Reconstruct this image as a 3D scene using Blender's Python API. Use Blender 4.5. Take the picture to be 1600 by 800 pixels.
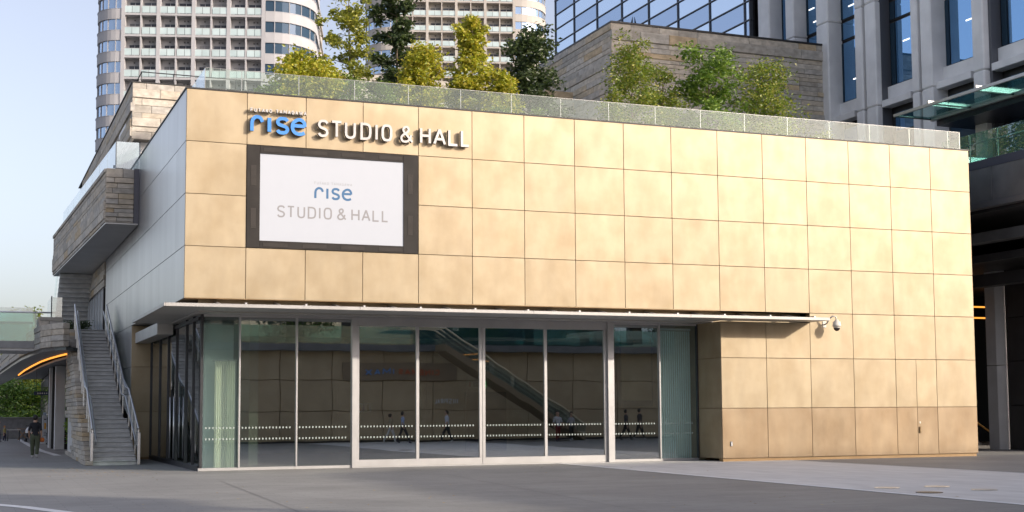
import bpy, bmesh, math, random
from mathutils import Vector, Matrix
import numpy as np
random.seed(7)
R = math.radians
for o in list(bpy.data.objects): bpy.data.objects.remove(o)
S = bpy.context.scene
COL = S.collection

# ------------------------------------------------------------------ camera
F, CY = 2131.10, 461.905
YAW, PITCH, ROLL = R(21.78226), R(4.792425), R(-0.349491)
CAM = np.array([-5.8441, -40.5172, 1.7917])
fw = np.array([math.sin(YAW)*math.cos(PITCH), math.cos(YAW)*math.cos(PITCH), math.sin(PITCH)])
r0 = np.array([math.cos(YAW), -math.sin(YAW), 0]); u0 = np.cross(r0, fw)
rr = r0*math.cos(ROLL)+u0*math.sin(ROLL); uu = -r0*math.sin(ROLL)+u0*math.cos(ROLL)
def at(x, y, ax, v):                       # photo pixel -> point on the plane ax = v
    d = fw+rr*(x-800)/F+uu*(CY-y)/F; i = 'XYZ'.index(ax)
    return Vector(CAM+d*(v-CAM[i])/d[i])
cd = bpy.data.cameras.new('camera'); cam = bpy.data.objects.new('camera', cd); COL.objects.link(cam)
cam.matrix_world = Matrix(((rr[0], uu[0], -fw[0], CAM[0]), (rr[1], uu[1], -fw[1], CAM[1]), (rr[2], uu[2], -fw[2], CAM[2]), (0, 0, 0, 1)))
cd.sensor_width = 36; cd.sensor_fit = 'HORIZONTAL'; cd.lens = F/1600*36; cd.shift_y = (CY-400)/1600
cd.clip_start = .1; cd.clip_end = 5000
S.camera = cam
# ------------------------------------------------------------------ light
SUN_EL, SUN_AZ = R(20), R(138)             # azimuth clockwise from +Y
w = bpy.data.worlds.new('World'); S.world = w; w.use_nodes = True
nt = w.node_tree; sk = nt.nodes.new('ShaderNodeTexSky'); sk.sky_type = 'NISHITA'; sk.sun_disc = False
sk.sun_elevation = SUN_EL; sk.sun_rotation = SUN_AZ; sk.air_density = 1.0; sk.dust_density = 3.0; sk.ozone_density = 3.0
hs0 = nt.nodes.new('ShaderNodeHueSaturation'); hs0.inputs['Saturation'].default_value = .62      # hazy air, camera white balance
wb = nt.nodes.new('ShaderNodeMix'); wb.data_type = 'RGBA'; wb.blend_type = 'MULTIPLY'; wb.inputs[0].default_value = 1; wb.inputs[7].default_value = (.97, .885, .87, 1)
nt.links.new(sk.outputs[0], hs0.inputs['Color']); nt.links.new(hs0.outputs[0], wb.inputs[6]); nt.links.new(wb.outputs[2], nt.nodes['Background'].inputs[0]); nt.nodes['Background'].inputs[1].default_value = .15
sl = bpy.data.lights.new('sun', 'SUN'); sl.energy = 2.0; sl.angle = R(1.2); sl.color = (1, .89, .75)
so = bpy.data.objects.new('sun', sl); COL.objects.link(so)
sd = Vector((math.sin(SUN_AZ)*math.cos(SUN_EL), math.cos(SUN_AZ)*math.cos(SUN_EL), math.sin(SUN_EL)))
so.rotation_euler = sd.to_track_quat('Z', 'Y').to_euler(); so.location = (20, -30, 40)
S.view_settings.view_transform = 'Standard'; S.view_settings.look = 'None'; S.view_settings.gamma = 1
S.view_settings.exposure = .97; S.view_settings.use_curve_mapping = False
S.render.engine = 'CYCLES'
S.cycles.max_bounces = 8; S.cycles.transparent_max_bounces = 16; S.cycles.caustics_reflective = False; S.cycles.caustics_refractive = False

# ------------------------------------------------------------------ materials
MATS = {}
def mat(name, c1, c2=None, scale=4, rough=.6, metal=0, bump=0, rand=0, stretch=(1, 1, 1), detail=6, spec=.5, ramp=None, bscale=None, emit=0, lo=.35, hi=.65, hue=0):
    """procedural paint: noise between c1 and c2 in object space, shifted for each object"""
    if name in MATS: return MATS[name]
    m = bpy.data.materials.new(name); m.use_nodes = True; MATS[name] = m
    n, l = m.node_tree.nodes, m.node_tree.links; b = n['Principled BSDF']
    b.inputs['Roughness'].default_value = rough; b.inputs['Metallic'].default_value = metal; b.inputs['Specular IOR Level'].default_value = spec
    tc = n.new('ShaderNodeTexCoord'); oi = n.new('ShaderNodeObjectInfo')
    mp = n.new('ShaderNodeMapping'); mp.inputs['Scale'].default_value = stretch
    mul = n.new('ShaderNodeVectorMath'); mul.operation = 'SCALE'; mul.inputs[0].default_value = (37, 61, 83)
    l.new(oi.outputs['Random'], mul.inputs['Scale']); l.new(mul.outputs[0], mp.inputs['Location']); l.new(tc.outputs['Object'], mp.inputs['Vector'])
    nz = n.new('ShaderNodeTexNoise'); nz.inputs['Scale'].default_value = scale; nz.inputs['Detail'].default_value = detail
    l.new(mp.outputs[0], nz.inputs['Vector'])
    cr = n.new('ShaderNodeValToRGB'); e = cr.color_ramp.elements
    c2 = c2 or c1
    e[0].position = lo; e[1].position = hi; e[0].color = (*c1, 1); e[1].color = (*c2, 1)
    l.new(nz.outputs['Fac'], cr.inputs[0]); out = cr.outputs[0]
    if ramp:                                # each object takes its own colour along a ramp
        r2 = n.new('ShaderNodeValToRGB'); r2.color_ramp.interpolation = 'CONSTANT'
        els = r2.color_ramp.elements
        for i, (p, c) in enumerate(ramp):
            q = els[i] if i < 2 else els.new(p)
            q.position = p; q.color = (*c, 1)
        l.new(oi.outputs['Random'], r2.inputs[0])
        mx = n.new('ShaderNodeMix'); mx.data_type = 'RGBA'; mx.blend_type = 'MULTIPLY'; mx.inputs[0].default_value = 1
        l.new(out, mx.inputs[6]); l.new(r2.outputs[0], mx.inputs[7]); out = mx.outputs[2]
    if rand or hue:
        hs = n.new('ShaderNodeHueSaturation'); mr = n.new('ShaderNodeMapRange')
        mr.inputs[3].default_value = 1-rand; mr.inputs[4].default_value = 1+rand
        l.new(oi.outputs['Random'], mr.inputs[0]); l.new(mr.outputs[0], hs.inputs['Value']); l.new(out, hs.inputs['Color']); out = hs.outputs[0]
    l.new(out, b.inputs['Base Color'])
    if bump:
        n2 = n.new('ShaderNodeTexNoise'); n2.inputs['Scale'].default_value = bscale or scale*6; n2.inputs['Detail'].default_value = 5
        l.new(mp.outputs[0], n2.inputs['Vector'])
        bp = n.new('ShaderNodeBump'); bp.inputs['Strength'].default_value = bump; bp.inputs['Distance'].default_value = .02
        l.new(n2.outputs['Fac'], bp.inputs['Height']); l.new(bp.outputs[0], b.inputs['Normal'])
    if emit:
        l.new(out, b.inputs['Emission Color']); b.inputs['Emission Strength'].default_value = emit
    return m
def glass(name, tint, refl=.1, rough=0., body=None, bodyfac=0, power=5., wav=0, gcol=(.97, .98, 1)):
    """architectural pane: tinted see-through plus a mirror whose share grows at grazing angles"""
    m = bpy.data.materials.new(name); m.use_nodes = True; MATS[name] = m
    n, l = m.node_tree.nodes, m.node_tree.links; n.remove(n['Principled BSDF'])
    tr = n.new('ShaderNodeBsdfTransparent'); tr.inputs[0].default_value = (*tint, 1)
    gl = n.new('ShaderNodeBsdfGlossy'); gl.inputs['Roughness'].default_value = rough; gl.inputs[0].default_value = (*gcol, 1)
    if wav:
        tc = n.new('ShaderNodeTexCoord'); nz = n.new('ShaderNodeTexNoise'); nz.inputs['Scale'].default_value = .8; nz.inputs['Detail'].default_value = 1
        oi = n.new('ShaderNodeObjectInfo'); ad = n.new('ShaderNodeVectorMath'); ad.operation = 'ADD'
        l.new(tc.outputs['Object'], ad.inputs[0]); l.new(oi.outputs['Random'], ad.inputs[1]); l.new(ad.outputs[0], nz.inputs['Vector'])
        bp = n.new('ShaderNodeBump'); bp.inputs['Strength'].default_value = wav; bp.inputs['Distance'].default_value = .05
        l.new(nz.outputs['Fac'], bp.inputs['Height']); l.new(bp.outputs[0], gl.inputs['Normal'])
    lw = n.new('ShaderNodeLayerWeight'); lw.inputs['Blend'].default_value = .5
    pw = n.new('ShaderNodeMath'); pw.operation = 'POWER'; pw.inputs[1].default_value = power; l.new(lw.outputs['Facing'], pw.inputs[0])
    mr = n.new('ShaderNodeMapRange'); mr.inputs[3].default_value = refl; mr.inputs[4].default_value = 1; l.new(pw.outputs[0], mr.inputs[0])
    base = tr
    if body:
        df = n.new('ShaderNodeBsdfDiffuse'); df.inputs[0].default_value = (*body, 1)
        mb = n.new('ShaderNodeMixShader'); mb.inputs[0].default_value = bodyfac; l.new(tr.outputs[0], mb.inputs[1]); l.new(df.outputs[0], mb.inputs[2]); base = mb
    ms = n.new('ShaderNodeMixShader'); l.new(mr.outputs[0], ms.inputs[0]); l.new(base.outputs[0], ms.inputs[1]); l.new(gl.outputs[0], ms.inputs[2])
    l.new(ms.outputs[0], n['Material Output'].inputs[0])
    return m
def leafmat(name, a, b, c):
    m = bpy.data.materials.new(name); m.use_nodes = True; MATS[name] = m
    n, l = m.node_tree.nodes, m.node_tree.links; n.remove(n['Principled BSDF'])
    g = n.new('ShaderNodeNewGeometry'); cr = n.new('ShaderNodeValToRGB')
    e = cr.color_ramp.elements; e[0].color = (*a, 1); e[0].position = .1; e[1].color = (*c, 1); e[1].position = .95
    q = e.new(.55); q.color = (*b, 1)
    l.new(g.outputs['Random Per Island'], cr.inputs[0])
    d = n.new('ShaderNodeBsdfDiffuse'); t = n.new('ShaderNodeBsdfTranslucent'); gl = n.new('ShaderNodeBsdfGlossy'); gl.inputs['Roughness'].default_value = .45
    l.new(cr.outputs[0], d.inputs[0]); l.new(cr.outputs[0], t.inputs[0])
    m1 = n.new('ShaderNodeMixShader'); m1.inputs[0].default_value = .5; l.new(d.outputs[0], m1.inputs[1]); l.new(t.outputs[0], m1.inputs[2])
    m2 = n.new('ShaderNodeMixShader'); m2.inputs[0].default_value = .05; l.new(m1.outputs[0], m2.inputs[1]); l.new(gl.outputs[0], m2.inputs[2])
    l.new(m2.outputs[0], n['Material Output'].inputs[0]); return m

gold = mat('gold_panel', (.335, .258, .155), (.40, .322, .21), scale=1.1, rough=.5, metal=.32, rand=.05, detail=6, bump=.12, bscale=1.1, lo=.28, hi=.6)
gold_low = mat('gold_panel_low', (.295, .203, .112), (.37, .272, .165), scale=1.1, rough=.55, metal=.25, rand=.06, detail=6, bump=.12, bscale=1.1, lo=.3, hi=.65)  # darker, browner version of the gold panel for the bottom row
def streaks(m, lo_, hi_):
    """second, finer layer of blotches over the panel colour"""
    n, l = m.node_tree.nodes, m.node_tree.links; b = n['Principled BSDF']; src = b.inputs['Base Color'].links[0].from_socket
    mp = [q for q in n if q.type == 'MAPPING'][0]; m2 = n.new('ShaderNodeMapping'); m2.inputs['Scale'].default_value = (1, 1, .35); l.new(mp.outputs[0], m2.inputs[0])
    nz = n.new('ShaderNodeTexNoise'); nz.inputs['Scale'].default_value = 2.6; nz.inputs['Detail'].default_value = 8; l.new(m2.outputs[0], nz.inputs['Vector'])
    mr = n.new('ShaderNodeMapRange'); mr.inputs[1].default_value = .3; mr.inputs[2].default_value = .65; mr.inputs[3].default_value = lo_; mr.inputs[4].default_value = hi_; l.new(nz.outputs['Fac'], mr.inputs[0])
    mx = n.new('ShaderNodeMix'); mx.data_type = 'RGBA'; mx.blend_type = 'MULTIPLY'; mx.inputs[0].default_value = 1; l.new(src, mx.inputs[6]); l.new(mr.outputs[0], mx.inputs[7]); l.new(mx.outputs[2], b.inputs['Base Color'])
streaks(gold, .93, 1.05); streaks(gold_low, .88, 1.05)
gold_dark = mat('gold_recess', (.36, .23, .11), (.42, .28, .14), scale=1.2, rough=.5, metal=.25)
silver = mat('silver_panel', (.41, .405, .40), (.48, .475, .47), scale=.7, rough=.33, metal=.75, rand=.05, stretch=(1, 1, .15))
joint = mat('joint', (.28, .195, .105), rough=.8)
djoint = mat('dark_joint', (.05, .05, .05), rough=.8)
steel = mat('brushed_steel', (.55, .55, .56), (.62, .62, .63), scale=3, rough=.3, metal=.9)
alu = mat('aluminium', (.50, .49, .48), (.56, .55, .54), scale=1.5, rough=.4, metal=.55)
alu_light = mat('canopy_aluminium', (.40, .385, .365), (.45, .435, .415), scale=1.5, rough=.42, metal=.4)
soffit = mat('soffit_metal', (.46, .45, .43), (.52, .51, .49), scale=.8, rough=.4, metal=.5)
dark = mat('dark_metal', (.035, .036, .04), (.05, .05, .055), scale=2, rough=.45, metal=.3)
black = mat('black_trim', (.015, .015, .016), rough=.5)
conc = mat('pale_concrete', (.66, .655, .65), (.77, .765, .76), scale=1.2, rough=.85, rand=.05, bump=.1)
podium = mat('podium_panel', (.13, .135, .145), (.19, .195, .205), scale=.9, rough=.5, metal=.3, rand=.12)
podium_dark = mat('podium_dark', (.022, .022, .025), (.035, .035, .038), scale=1, rough=.5, rand=.1)
STONE_RAMP = [(0, (1, .95, .88)), (.22, (.84, .82, .79)), (.4, (1.05, .97, .86)), (.55, (.92, .91, .90)), (.7, (1.1, 1.06, 1.0)), (.86, (1.0, .83, .6)), (.9, (.76, .73, .69)), (.95, (1.02, .9, .72))]
stone = mat('sandstone', (.40, .375, .335), (.58, .55, .50), scale=3.2, rough=.9, bump=.6, bscale=14, ramp=STONE_RAMP, stretch=(1, 1, 1.5))
stone_core = mat('stone_joint', (.10, .09, .075), rough=.95)
step_m = mat('step_stone', (.52, .515, .50), (.66, .655, .64), scale=3, rough=.85, bump=.25, rand=.08, stretch=(1, 1, 1))
white = mat('white_paint', (.75, .75, .74), rough=.5)
bronze_side = mat('letter_return', (.09, .08, .07), (.12, .105, .09), scale=3, rough=.5, metal=.4)
letter_w = mat('letter_white', (.40, .385, .37), (.46, .445, .43), scale=2, rough=.4, metal=.25)
letter_b = mat('letter_blue', (.03, .21, .60), (.04, .235, .64), scale=2, rough=.4)
wood = mat('brown_wall', (.44, .34, .215), (.52, .41, .265), scale=1.2, rough=.6, rand=.06)
floor_in = mat('hall_floor', (.10, .085, .07), (.14, .12, .10), scale=1, rough=.35)
bark = mat('bark', (.10, .075, .05), (.19, .15, .11), scale=6, rough=.95, bump=.5, stretch=(1, 1, .3))
soil = mat('soil', (.05, .04, .03), (.08, .065, .045), scale=3, rough=1, bump=.4)
LF = {
 'yellow': leafmat('leaf_yellow', (.25, .30, .02), (.48, .48, .035), (.60, .50, .06)),
 'olive': leafmat('leaf_olive', (.12, .19, .022), (.24, .33, .035), (.40, .38, .06)),
 'green': leafmat('leaf_green', (.05, .115, .016), (.10, .205, .028), (.17, .28, .045)),
 'lime': leafmat('leaf_lime', (.12, .19, .025), (.19, .28, .035), (.25, .32, .05)),
 'dark': leafmat('leaf_dark', (.03, .055, .018), (.06, .10, .028), (.105, .14, .04)),
 'park': leafmat('leaf_park', (.2, .28, .03), (.38, .44, .05), (.52, .48, .07)),
 'parkgreen': leafmat('leaf_park_green', (.1, .2, .025), (.2, .33, .04), (.3, .4, .06)),
 'cypress': leafmat('leaf_cypress', (.16, .19, .025), (.30, .33, .04), (.44, .42, .06))}
g_front = glass('shop_glass', (.72, .80, .76), refl=.36, power=4.5, wav=.03)
g_side = glass('side_glass', (.62, .72, .70), refl=.16, power=3.2)
g_rail = glass('rail_glass', (.90, .95, .92), refl=.02, body=(.55, .64, .58), bodyfac=.055)
g_end = glass('end_pane_glass', (.90, .96, .94), refl=.07, body=(.45, .58, .56), bodyfac=.07, power=4.5)
g_stair = glass('stair_glass', (.86, .92, .9), refl=.2, body=(.6, .66, .64), bodyfac=.08)
g_teal = glass('teal_glass', (.45, .72, .70), refl=.12, body=(.25, .45, .45), bodyfac=.12)
g_curtain = glass('curtain_glass', (.10, .16, .24), refl=.62, body=(.16, .25, .38), bodyfac=.7, wav=.02, gcol=(.74, .86, 1))
g_spandrel = glass('spandrel_glass', (.10, .16, .24), refl=.45, body=(.16, .24, .34), bodyfac=.8, gcol=(.6, .74, .95))
g_blue = glass('window_glass', (.14, .27, .42), refl=.46, body=(.08, .25, .48), bodyfac=.65, wav=.02, gcol=(.36, .60, .92))
g_tower = glass('tower_glass', (.2, .25, .3), refl=.5, body=(.2, .3, .42), bodyfac=.6, gcol=(.66, .8, 1))
g_frost = mat('frosted_balustrade', (.42, .52, .53), (.50, .60, .61), scale=.5, rough=.2, rand=.06)

# ------------------------------------------------------------------ builders
WL = {}
def link(o, parent, loc):
    COL.objects.link(o); loc = Vector(loc); WL[o] = loc.copy()
    if parent is not None:
        o.parent = parent; loc = loc-WL[parent]
    o.location = loc; return o
def thing(name, label, cat, loc=(0, 0, 0), group=None):
    o = bpy.data.objects.new(name, None); o.empty_display_size = .2; link(o, None, loc); return tag(o, label, cat, group)
def tag(o, label, cat, group=None):
    o['label'] = label; o['category'] = cat
    if group: o['group'] = group
    return o
def mesh(name, v, f, m, parent=None, loc=(0, 0, 0), smooth=False):
    """v in world metres relative to loc"""
    me = bpy.data.meshes.new(name); me.from_pydata([tuple(p) for p in v], [], f); me.update()
    if isinstance(m, (list, tuple)):
        for q in m: me.materials.append(q)
    else: me.materials.append(m)
    if smooth: me.polygons.foreach_set('use_smooth', [True]*len(me.polygons))
    return link(bpy.data.objects.new(name, me), parent, loc)
BOX = {}
def boxmesh(sx, sy, sz, m, bev):
    k = (round(sx, 3), round(sy, 3), round(sz, 3), m.name, bev)
    if k in BOX: return BOX[k]
    bm = bmesh.new(); bmesh.ops.create_cube(bm, size=1); bmesh.ops.scale(bm, vec=(sx, sy, sz), verts=bm.verts)
    if bev: bmesh.ops.bevel(bm, geom=bm.edges[:], offset=min(bev, .4*min(sx, sy, sz)), segments=1, affect='EDGES')
    me = bpy.data.meshes.new('box'); bm.to_mesh(me); bm.free(); me.materials.append(m); BOX[k] = me; return me
def box(name, x0, x1, y0, y1, z0, z1, m, parent=None, bev=0, rotz=0):
    o = bpy.data.objects.new(name, boxmesh(abs(x1-x0), abs(y1-y0), abs(z1-z0), m, bev))
    link(o, parent, ((x0+x1)/2, (y0+y1)/2, (z0+z1)/2)); o.rotation_euler.z = rotz; return o
def bar(name, c, size, rotz, m, parent, bev=0):          # box given by its centre, turned about z
    o = bpy.data.objects.new(name, boxmesh(*size, m, bev)); link(o, parent, c); o.rotation_euler.z = rotz; return o
def prism(name, pts, z0, z1, m, parent=None):            # flat outline in x, y between two heights
    n = len(pts); v = [(p[0], p[1], z0) for p in pts]+[(p[0], p[1], z1) for p in pts]
    a = sum(pts[i][0]*pts[(i+1) % n][1]-pts[(i+1) % n][0]*pts[i][1] for i in range(n))
    f = [list(range(n))[::-1], list(range(n, 2*n))]+[[i, (i+1) % n, n+(i+1) % n, n+i] for i in range(n)]
    if a < 0: f = [q[::-1] for q in f]
    return mesh(name, v, f, m, parent)
def tubegeo(pts, rad, seg=8):
    pts = [Vector(p) for p in pts]; v, f = [], []
    rads = rad if isinstance(rad, (list, tuple)) else [rad]*len(pts)
    for i, p in enumerate(pts):
        t = (pts[min(i+1, len(pts)-1)]-pts[max(i-1, 0)]).normalized()
        a = t.cross(Vector((0, 0, 1)) if abs(t.z) < .9 else Vector((1, 0, 0))).normalized(); b = t.cross(a)
        for k in range(seg):
            q = 2*math.pi*k/seg; v.append(p+(a*math.cos(q)+b*math.sin(q))*rads[i])
    for i in range(len(pts)-1):
        for k in range(seg): f.append([i*seg+k, i*seg+(k+1) % seg, (i+1)*seg+(k+1) % seg, (i+1)*seg+k])
    f.append(list(range(seg))[::-1]); f.append([len(v)-seg+k for k in range(seg)])
    return v, f
def tube(name, pts, rad, m, parent=None, seg=8): 
    v, f = tubegeo(pts, rad, seg); f = [q[::-1] for q in f]
    return mesh(name, v, f, m, parent, smooth=True)
def joined(name, geos, m, parent=None, smooth=False):
    V, Fc = [], []
    for v, f in geos:
        k = len(V); V += list(v); Fc += [[i+k for i in q] for q in f]
    return mesh(name, V, Fc, m, parent, smooth=smooth)
def boxgeo(x0, x1, y0, y1, z0, z1):
    v = [(x, y, z) for z in (z0, z1) for x, y in ((x0, y0), (x1, y0), (x1, y1), (x0, y1))]
    return v, [[3, 2, 1, 0], [4, 5, 6, 7], [0, 1, 5, 4], [1, 2, 6, 5], [2, 3, 7, 6], [3, 0, 4, 7]]
def structure(o): o['kind'] = 'structure'; return o
def stones(parent, face, u0, u1, z0, z1, plane, rng, depth=.12, first=999, hs=(.2, .27, .27, .34, .42), mm=None, ls=(.8, 1.1, 1.5, 1.9)):
    """courses of sandstone pieces on a wall face: 'y' faces -Y at y=plane, 'x' faces -X at x=plane"""
    z = z1; rest = []; cnt = 0
    while z > z0+.03:
        h = min(rng.choice(hs), z-z0); u = u0+.0; proud = rng.choice((0, 0, .01, .02, .05)) if h < .4 else .09
        k = 0
        while u < u1-.02:
            ln = rng.choice(ls)*(rng.choice((.5, 1)) if k == 0 else 1)
            if u+ln > u1-.35: ln = u1-u
            d = depth+proud+rng.choice((0, .006, .012)); a, b = u+.006, u+ln-.006; zz = (z-h+.007, z-.007)
            if face == 'y': c = ((a+b)/2, plane-d/2+.04, sum(zz)/2); sz = (b-a, d, zz[1]-zz[0]); rz = 0
            else: c = (plane-d/2+.04, (a+b)/2, sum(zz)/2); sz = (b-a, d, zz[1]-zz[0]); rz = -math.pi/2
            if cnt < first: bar('stone', c, sz, rz, mm or stone, parent, bev=.012)
            else:
                if face == 'y': rest.append(boxgeo(c[0]-sz[0]/2, c[0]+sz[0]/2, c[1]-d/2, c[1]+d/2, *zz))
                else: rest.append(boxgeo(c[0]-d/2, c[0]+d/2, c[1]-sz[0]/2, c[1]+sz[0]/2, *zz))
            cnt += 1; u += ln; k += 1
        z -= h
    if rest: joined('stone_courses', rest, mm or stone, parent)['kind'] = 'stuff'

# ------------------------------------------------------------------ lettering made of strokes
def smooth(p, n=5):
    q = [Vector(a) for a in p]; out = []
    for i in range(len(q)-1):
        a, b, c, d = q[max(i-1, 0)], q[i], q[i+1], q[min(i+2, len(q)-1)]
        for k in range(n):
            t = k/n; out.append(.5*((2*b)+(c-a)*t+(2*a-5*b+4*c-d)*t*t+(3*b-a-3*c+d)*t**3))
    return [tuple(v) for v in out]+[tuple(q[-1])]
_S = smooth([(.97, .84), (.8, .97), (.5, 1), (.2, .95), (.04, .76), (.16, .59), (.5, .5), (.84, .41), (.97, .23), (.8, .05), (.5, 0), (.2, .03), (.02, .17)])
GL = {
 'S': [_S], 'T': [[(0, 1), (1, 1)], [(.5, 1), (.5, 0)]],
 'U': [[(0, 1)]+smooth([(0, .3), (.1, .09), (.5, 0), (.9, .09), (1, .3)])+[(1, 1)]],
 'D': [[(0, 0), (0, 1), (.45, 1)]+smooth([(.5, 1), (.85, .92), (1, .7), (1, .3), (.85, .08), (.5, 0)])+[(0, 0)]],
 'I': [[(.5, 0), (.5, 1)]],
 'O': [smooth([(0, .5), (0, .72), (.15, .94), (.5, 1), (.85, .94), (1, .72), (1, .5), (1, .28), (.85, .06), (.5, 0), (.15, .06), (0, .28), (0, .5)])],
 '&': [[(1, 0), (.55, .40)]+smooth([(.5, .44), (.22, .70), (.2, .88), (.40, 1)]), smooth([(.36, 1), (.58, .97), (.66, .82), (.56, .66), (.3, .53), (.06, .36), (.0, .2), (.12, .04), (.36, 0), (.6, .06), (.8, .24), (.88, .46)])],
 'H': [[(0, 0), (0, 1)], [(1, 0), (1, 1)], [(0, .5), (1, .5)]],
 'A': [[(0, 0), (.5, 1)], [(.5, 1), (1, 0)], [(.2, .33), (.8, .33)]],
 'L': [[(0, 1), (0, 0), (1, 0)]],
 'F': [[(0, 0), (0, 1), (1, 1)], [(0, .52), (.85, .52)]], 'K': [[(0, 0), (0, 1)], [(1, 1), (0, .42)], [(.3, .6), (1, 0)]],
 'M': [[(0, 0), (0, 1), (.5, .3), (1, 1), (1, 0)]], 'W': [[(0, 1), (.25, 0), (.5, .8), (.75, 0), (1, 1)]],
 'G': [smooth([(.95, .85), (.8, .97), (.5, 1), (.15, .9), (0, .5), (.15, .1), (.5, 0), (.85, .08), (1, .3)])+[(1, .48), (.55, .48)]],
 'C': [smooth([(.95, .85), (.8, .97), (.5, 1), (.15, .9), (0, .5), (.15, .1), (.5, 0), (.8, .03), (.97, .16)])], 'E': [[(1, 1), (0, 1), (0, 0), (1, 0)], [(0, .52), (.85, .52)]],
 'N': [[(0, 0), (0, 1), (1, 0), (1, 1)]], 'X': [[(0, 0), (1, 1)], [(0, 1), (1, 0)]], 'P': [[(0, 0), (0, 1), (.7, 1)]+smooth([(.7, 1), (1, .75), (.7, .48)])+[(0, .48)]],
 'R': [[(0, 0), (0, 1), (.7, 1)]+smooth([(.7, 1), (1, .75), (.7, .48)])+[(0, .48)], [(.5, .48), (1, 0)]],
 'r': [[(0, 0)]+smooth([(0, .55), (.1, .82), (.42, 1), (.8, .93), (1, .66)])], 'i': [[(.5, 0), (.5, 1)]], 's': [_S],
 'e': [[(.1, .56), (.99, .56)], smooth([(.99, .53), (.96, .78), (.72, .98), (.42, .98), (.1, .78), (.0, .47), (.12, .15), (.42, .0), (.72, .0), (.98, .09)])],
}
def ribbon(pts, wd, y0, y1):
    p = [Vector((a[0], a[1])) for a in pts]; v, f = [], []; n = len(p); cl = (p[0]-p[-1]).length < 1e-6
    for i in range(n):
        if cl: a, b = p[(i-1) % (n-1)], p[(i+1) % (n-1)]
        else: a, b = p[max(i-1, 0)], p[min(i+1, n-1)]
        d1 = (p[i]-a).normalized() if (p[i]-a).length > 1e-9 else None; d2 = (b-p[i]).normalized() if (b-p[i]).length > 1e-9 else None
        d1 = d1 or d2; d2 = d2 or d1; t = (d1+d2).normalized(); nn = Vector((-t.y, t.x)); k = max(.45, nn.dot(Vector((-d1.y, d1.x)))); o = nn*(wd/2/k)
        for q in (p[i]+o, p[i]-o):
            v.append((q.x, y0, q.y)); v.append((q.x, y1, q.y))
    for i in range(n-1):
        a, b = 4*i, 4*i+4
        f += [[a, a+2, b+2, b], [a+1, b+1, b+3, a+3], [a, b, b+1, a+1], [a+2, a+3, b+3, b+2]]
    if not cl: e = 4*n-4; f += [[0, 1, 3, 2], [e, e+2, e+3, e+1]]
    return v, f
def letter(ch, x0, x1, z0, z1, wd, yf, yb, m, parent, name='letter'):
    geos = []; s = wd/2
    for k, st in enumerate(GL[ch]):
        geos.append(ribbon([(x0+s+px*(x1-x0-wd), z0+s+py*(z1-z0-wd)) for px, py in st], wd, yf-.0015*k, yb-.0007*k))
    o = joined(name, geos, m, parent)
    if yb-yf > .05:                         # raised letters have dark returns behind a bright face
        o.data.materials.append(bronze_side)
        for p in o.data.polygons: p.material_index = 0 if p.normal.y < -.9 or p.center.y < yf+.03 else 1
    return o
def word(txt, x0, x1, z0, z1, wd, yf, yb, m, parent, name='letter', gap=.32):
    adv = {' ': .6, 'I': .35, 'i': .35, 'M': 1.2, 'W': 1.35}
    tot = sum(adv.get(c, .95) for c in txt)+gap*(len(txt)-1); u = (x1-x0)/tot; x = x0
    for c in txt:
        a = adv.get(c, .95)*u
        if c != ' ':
            letter(c, x, x+a, z0, z1, wd, yf, yb, m, parent, name)
        x += a+gap*u

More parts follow.
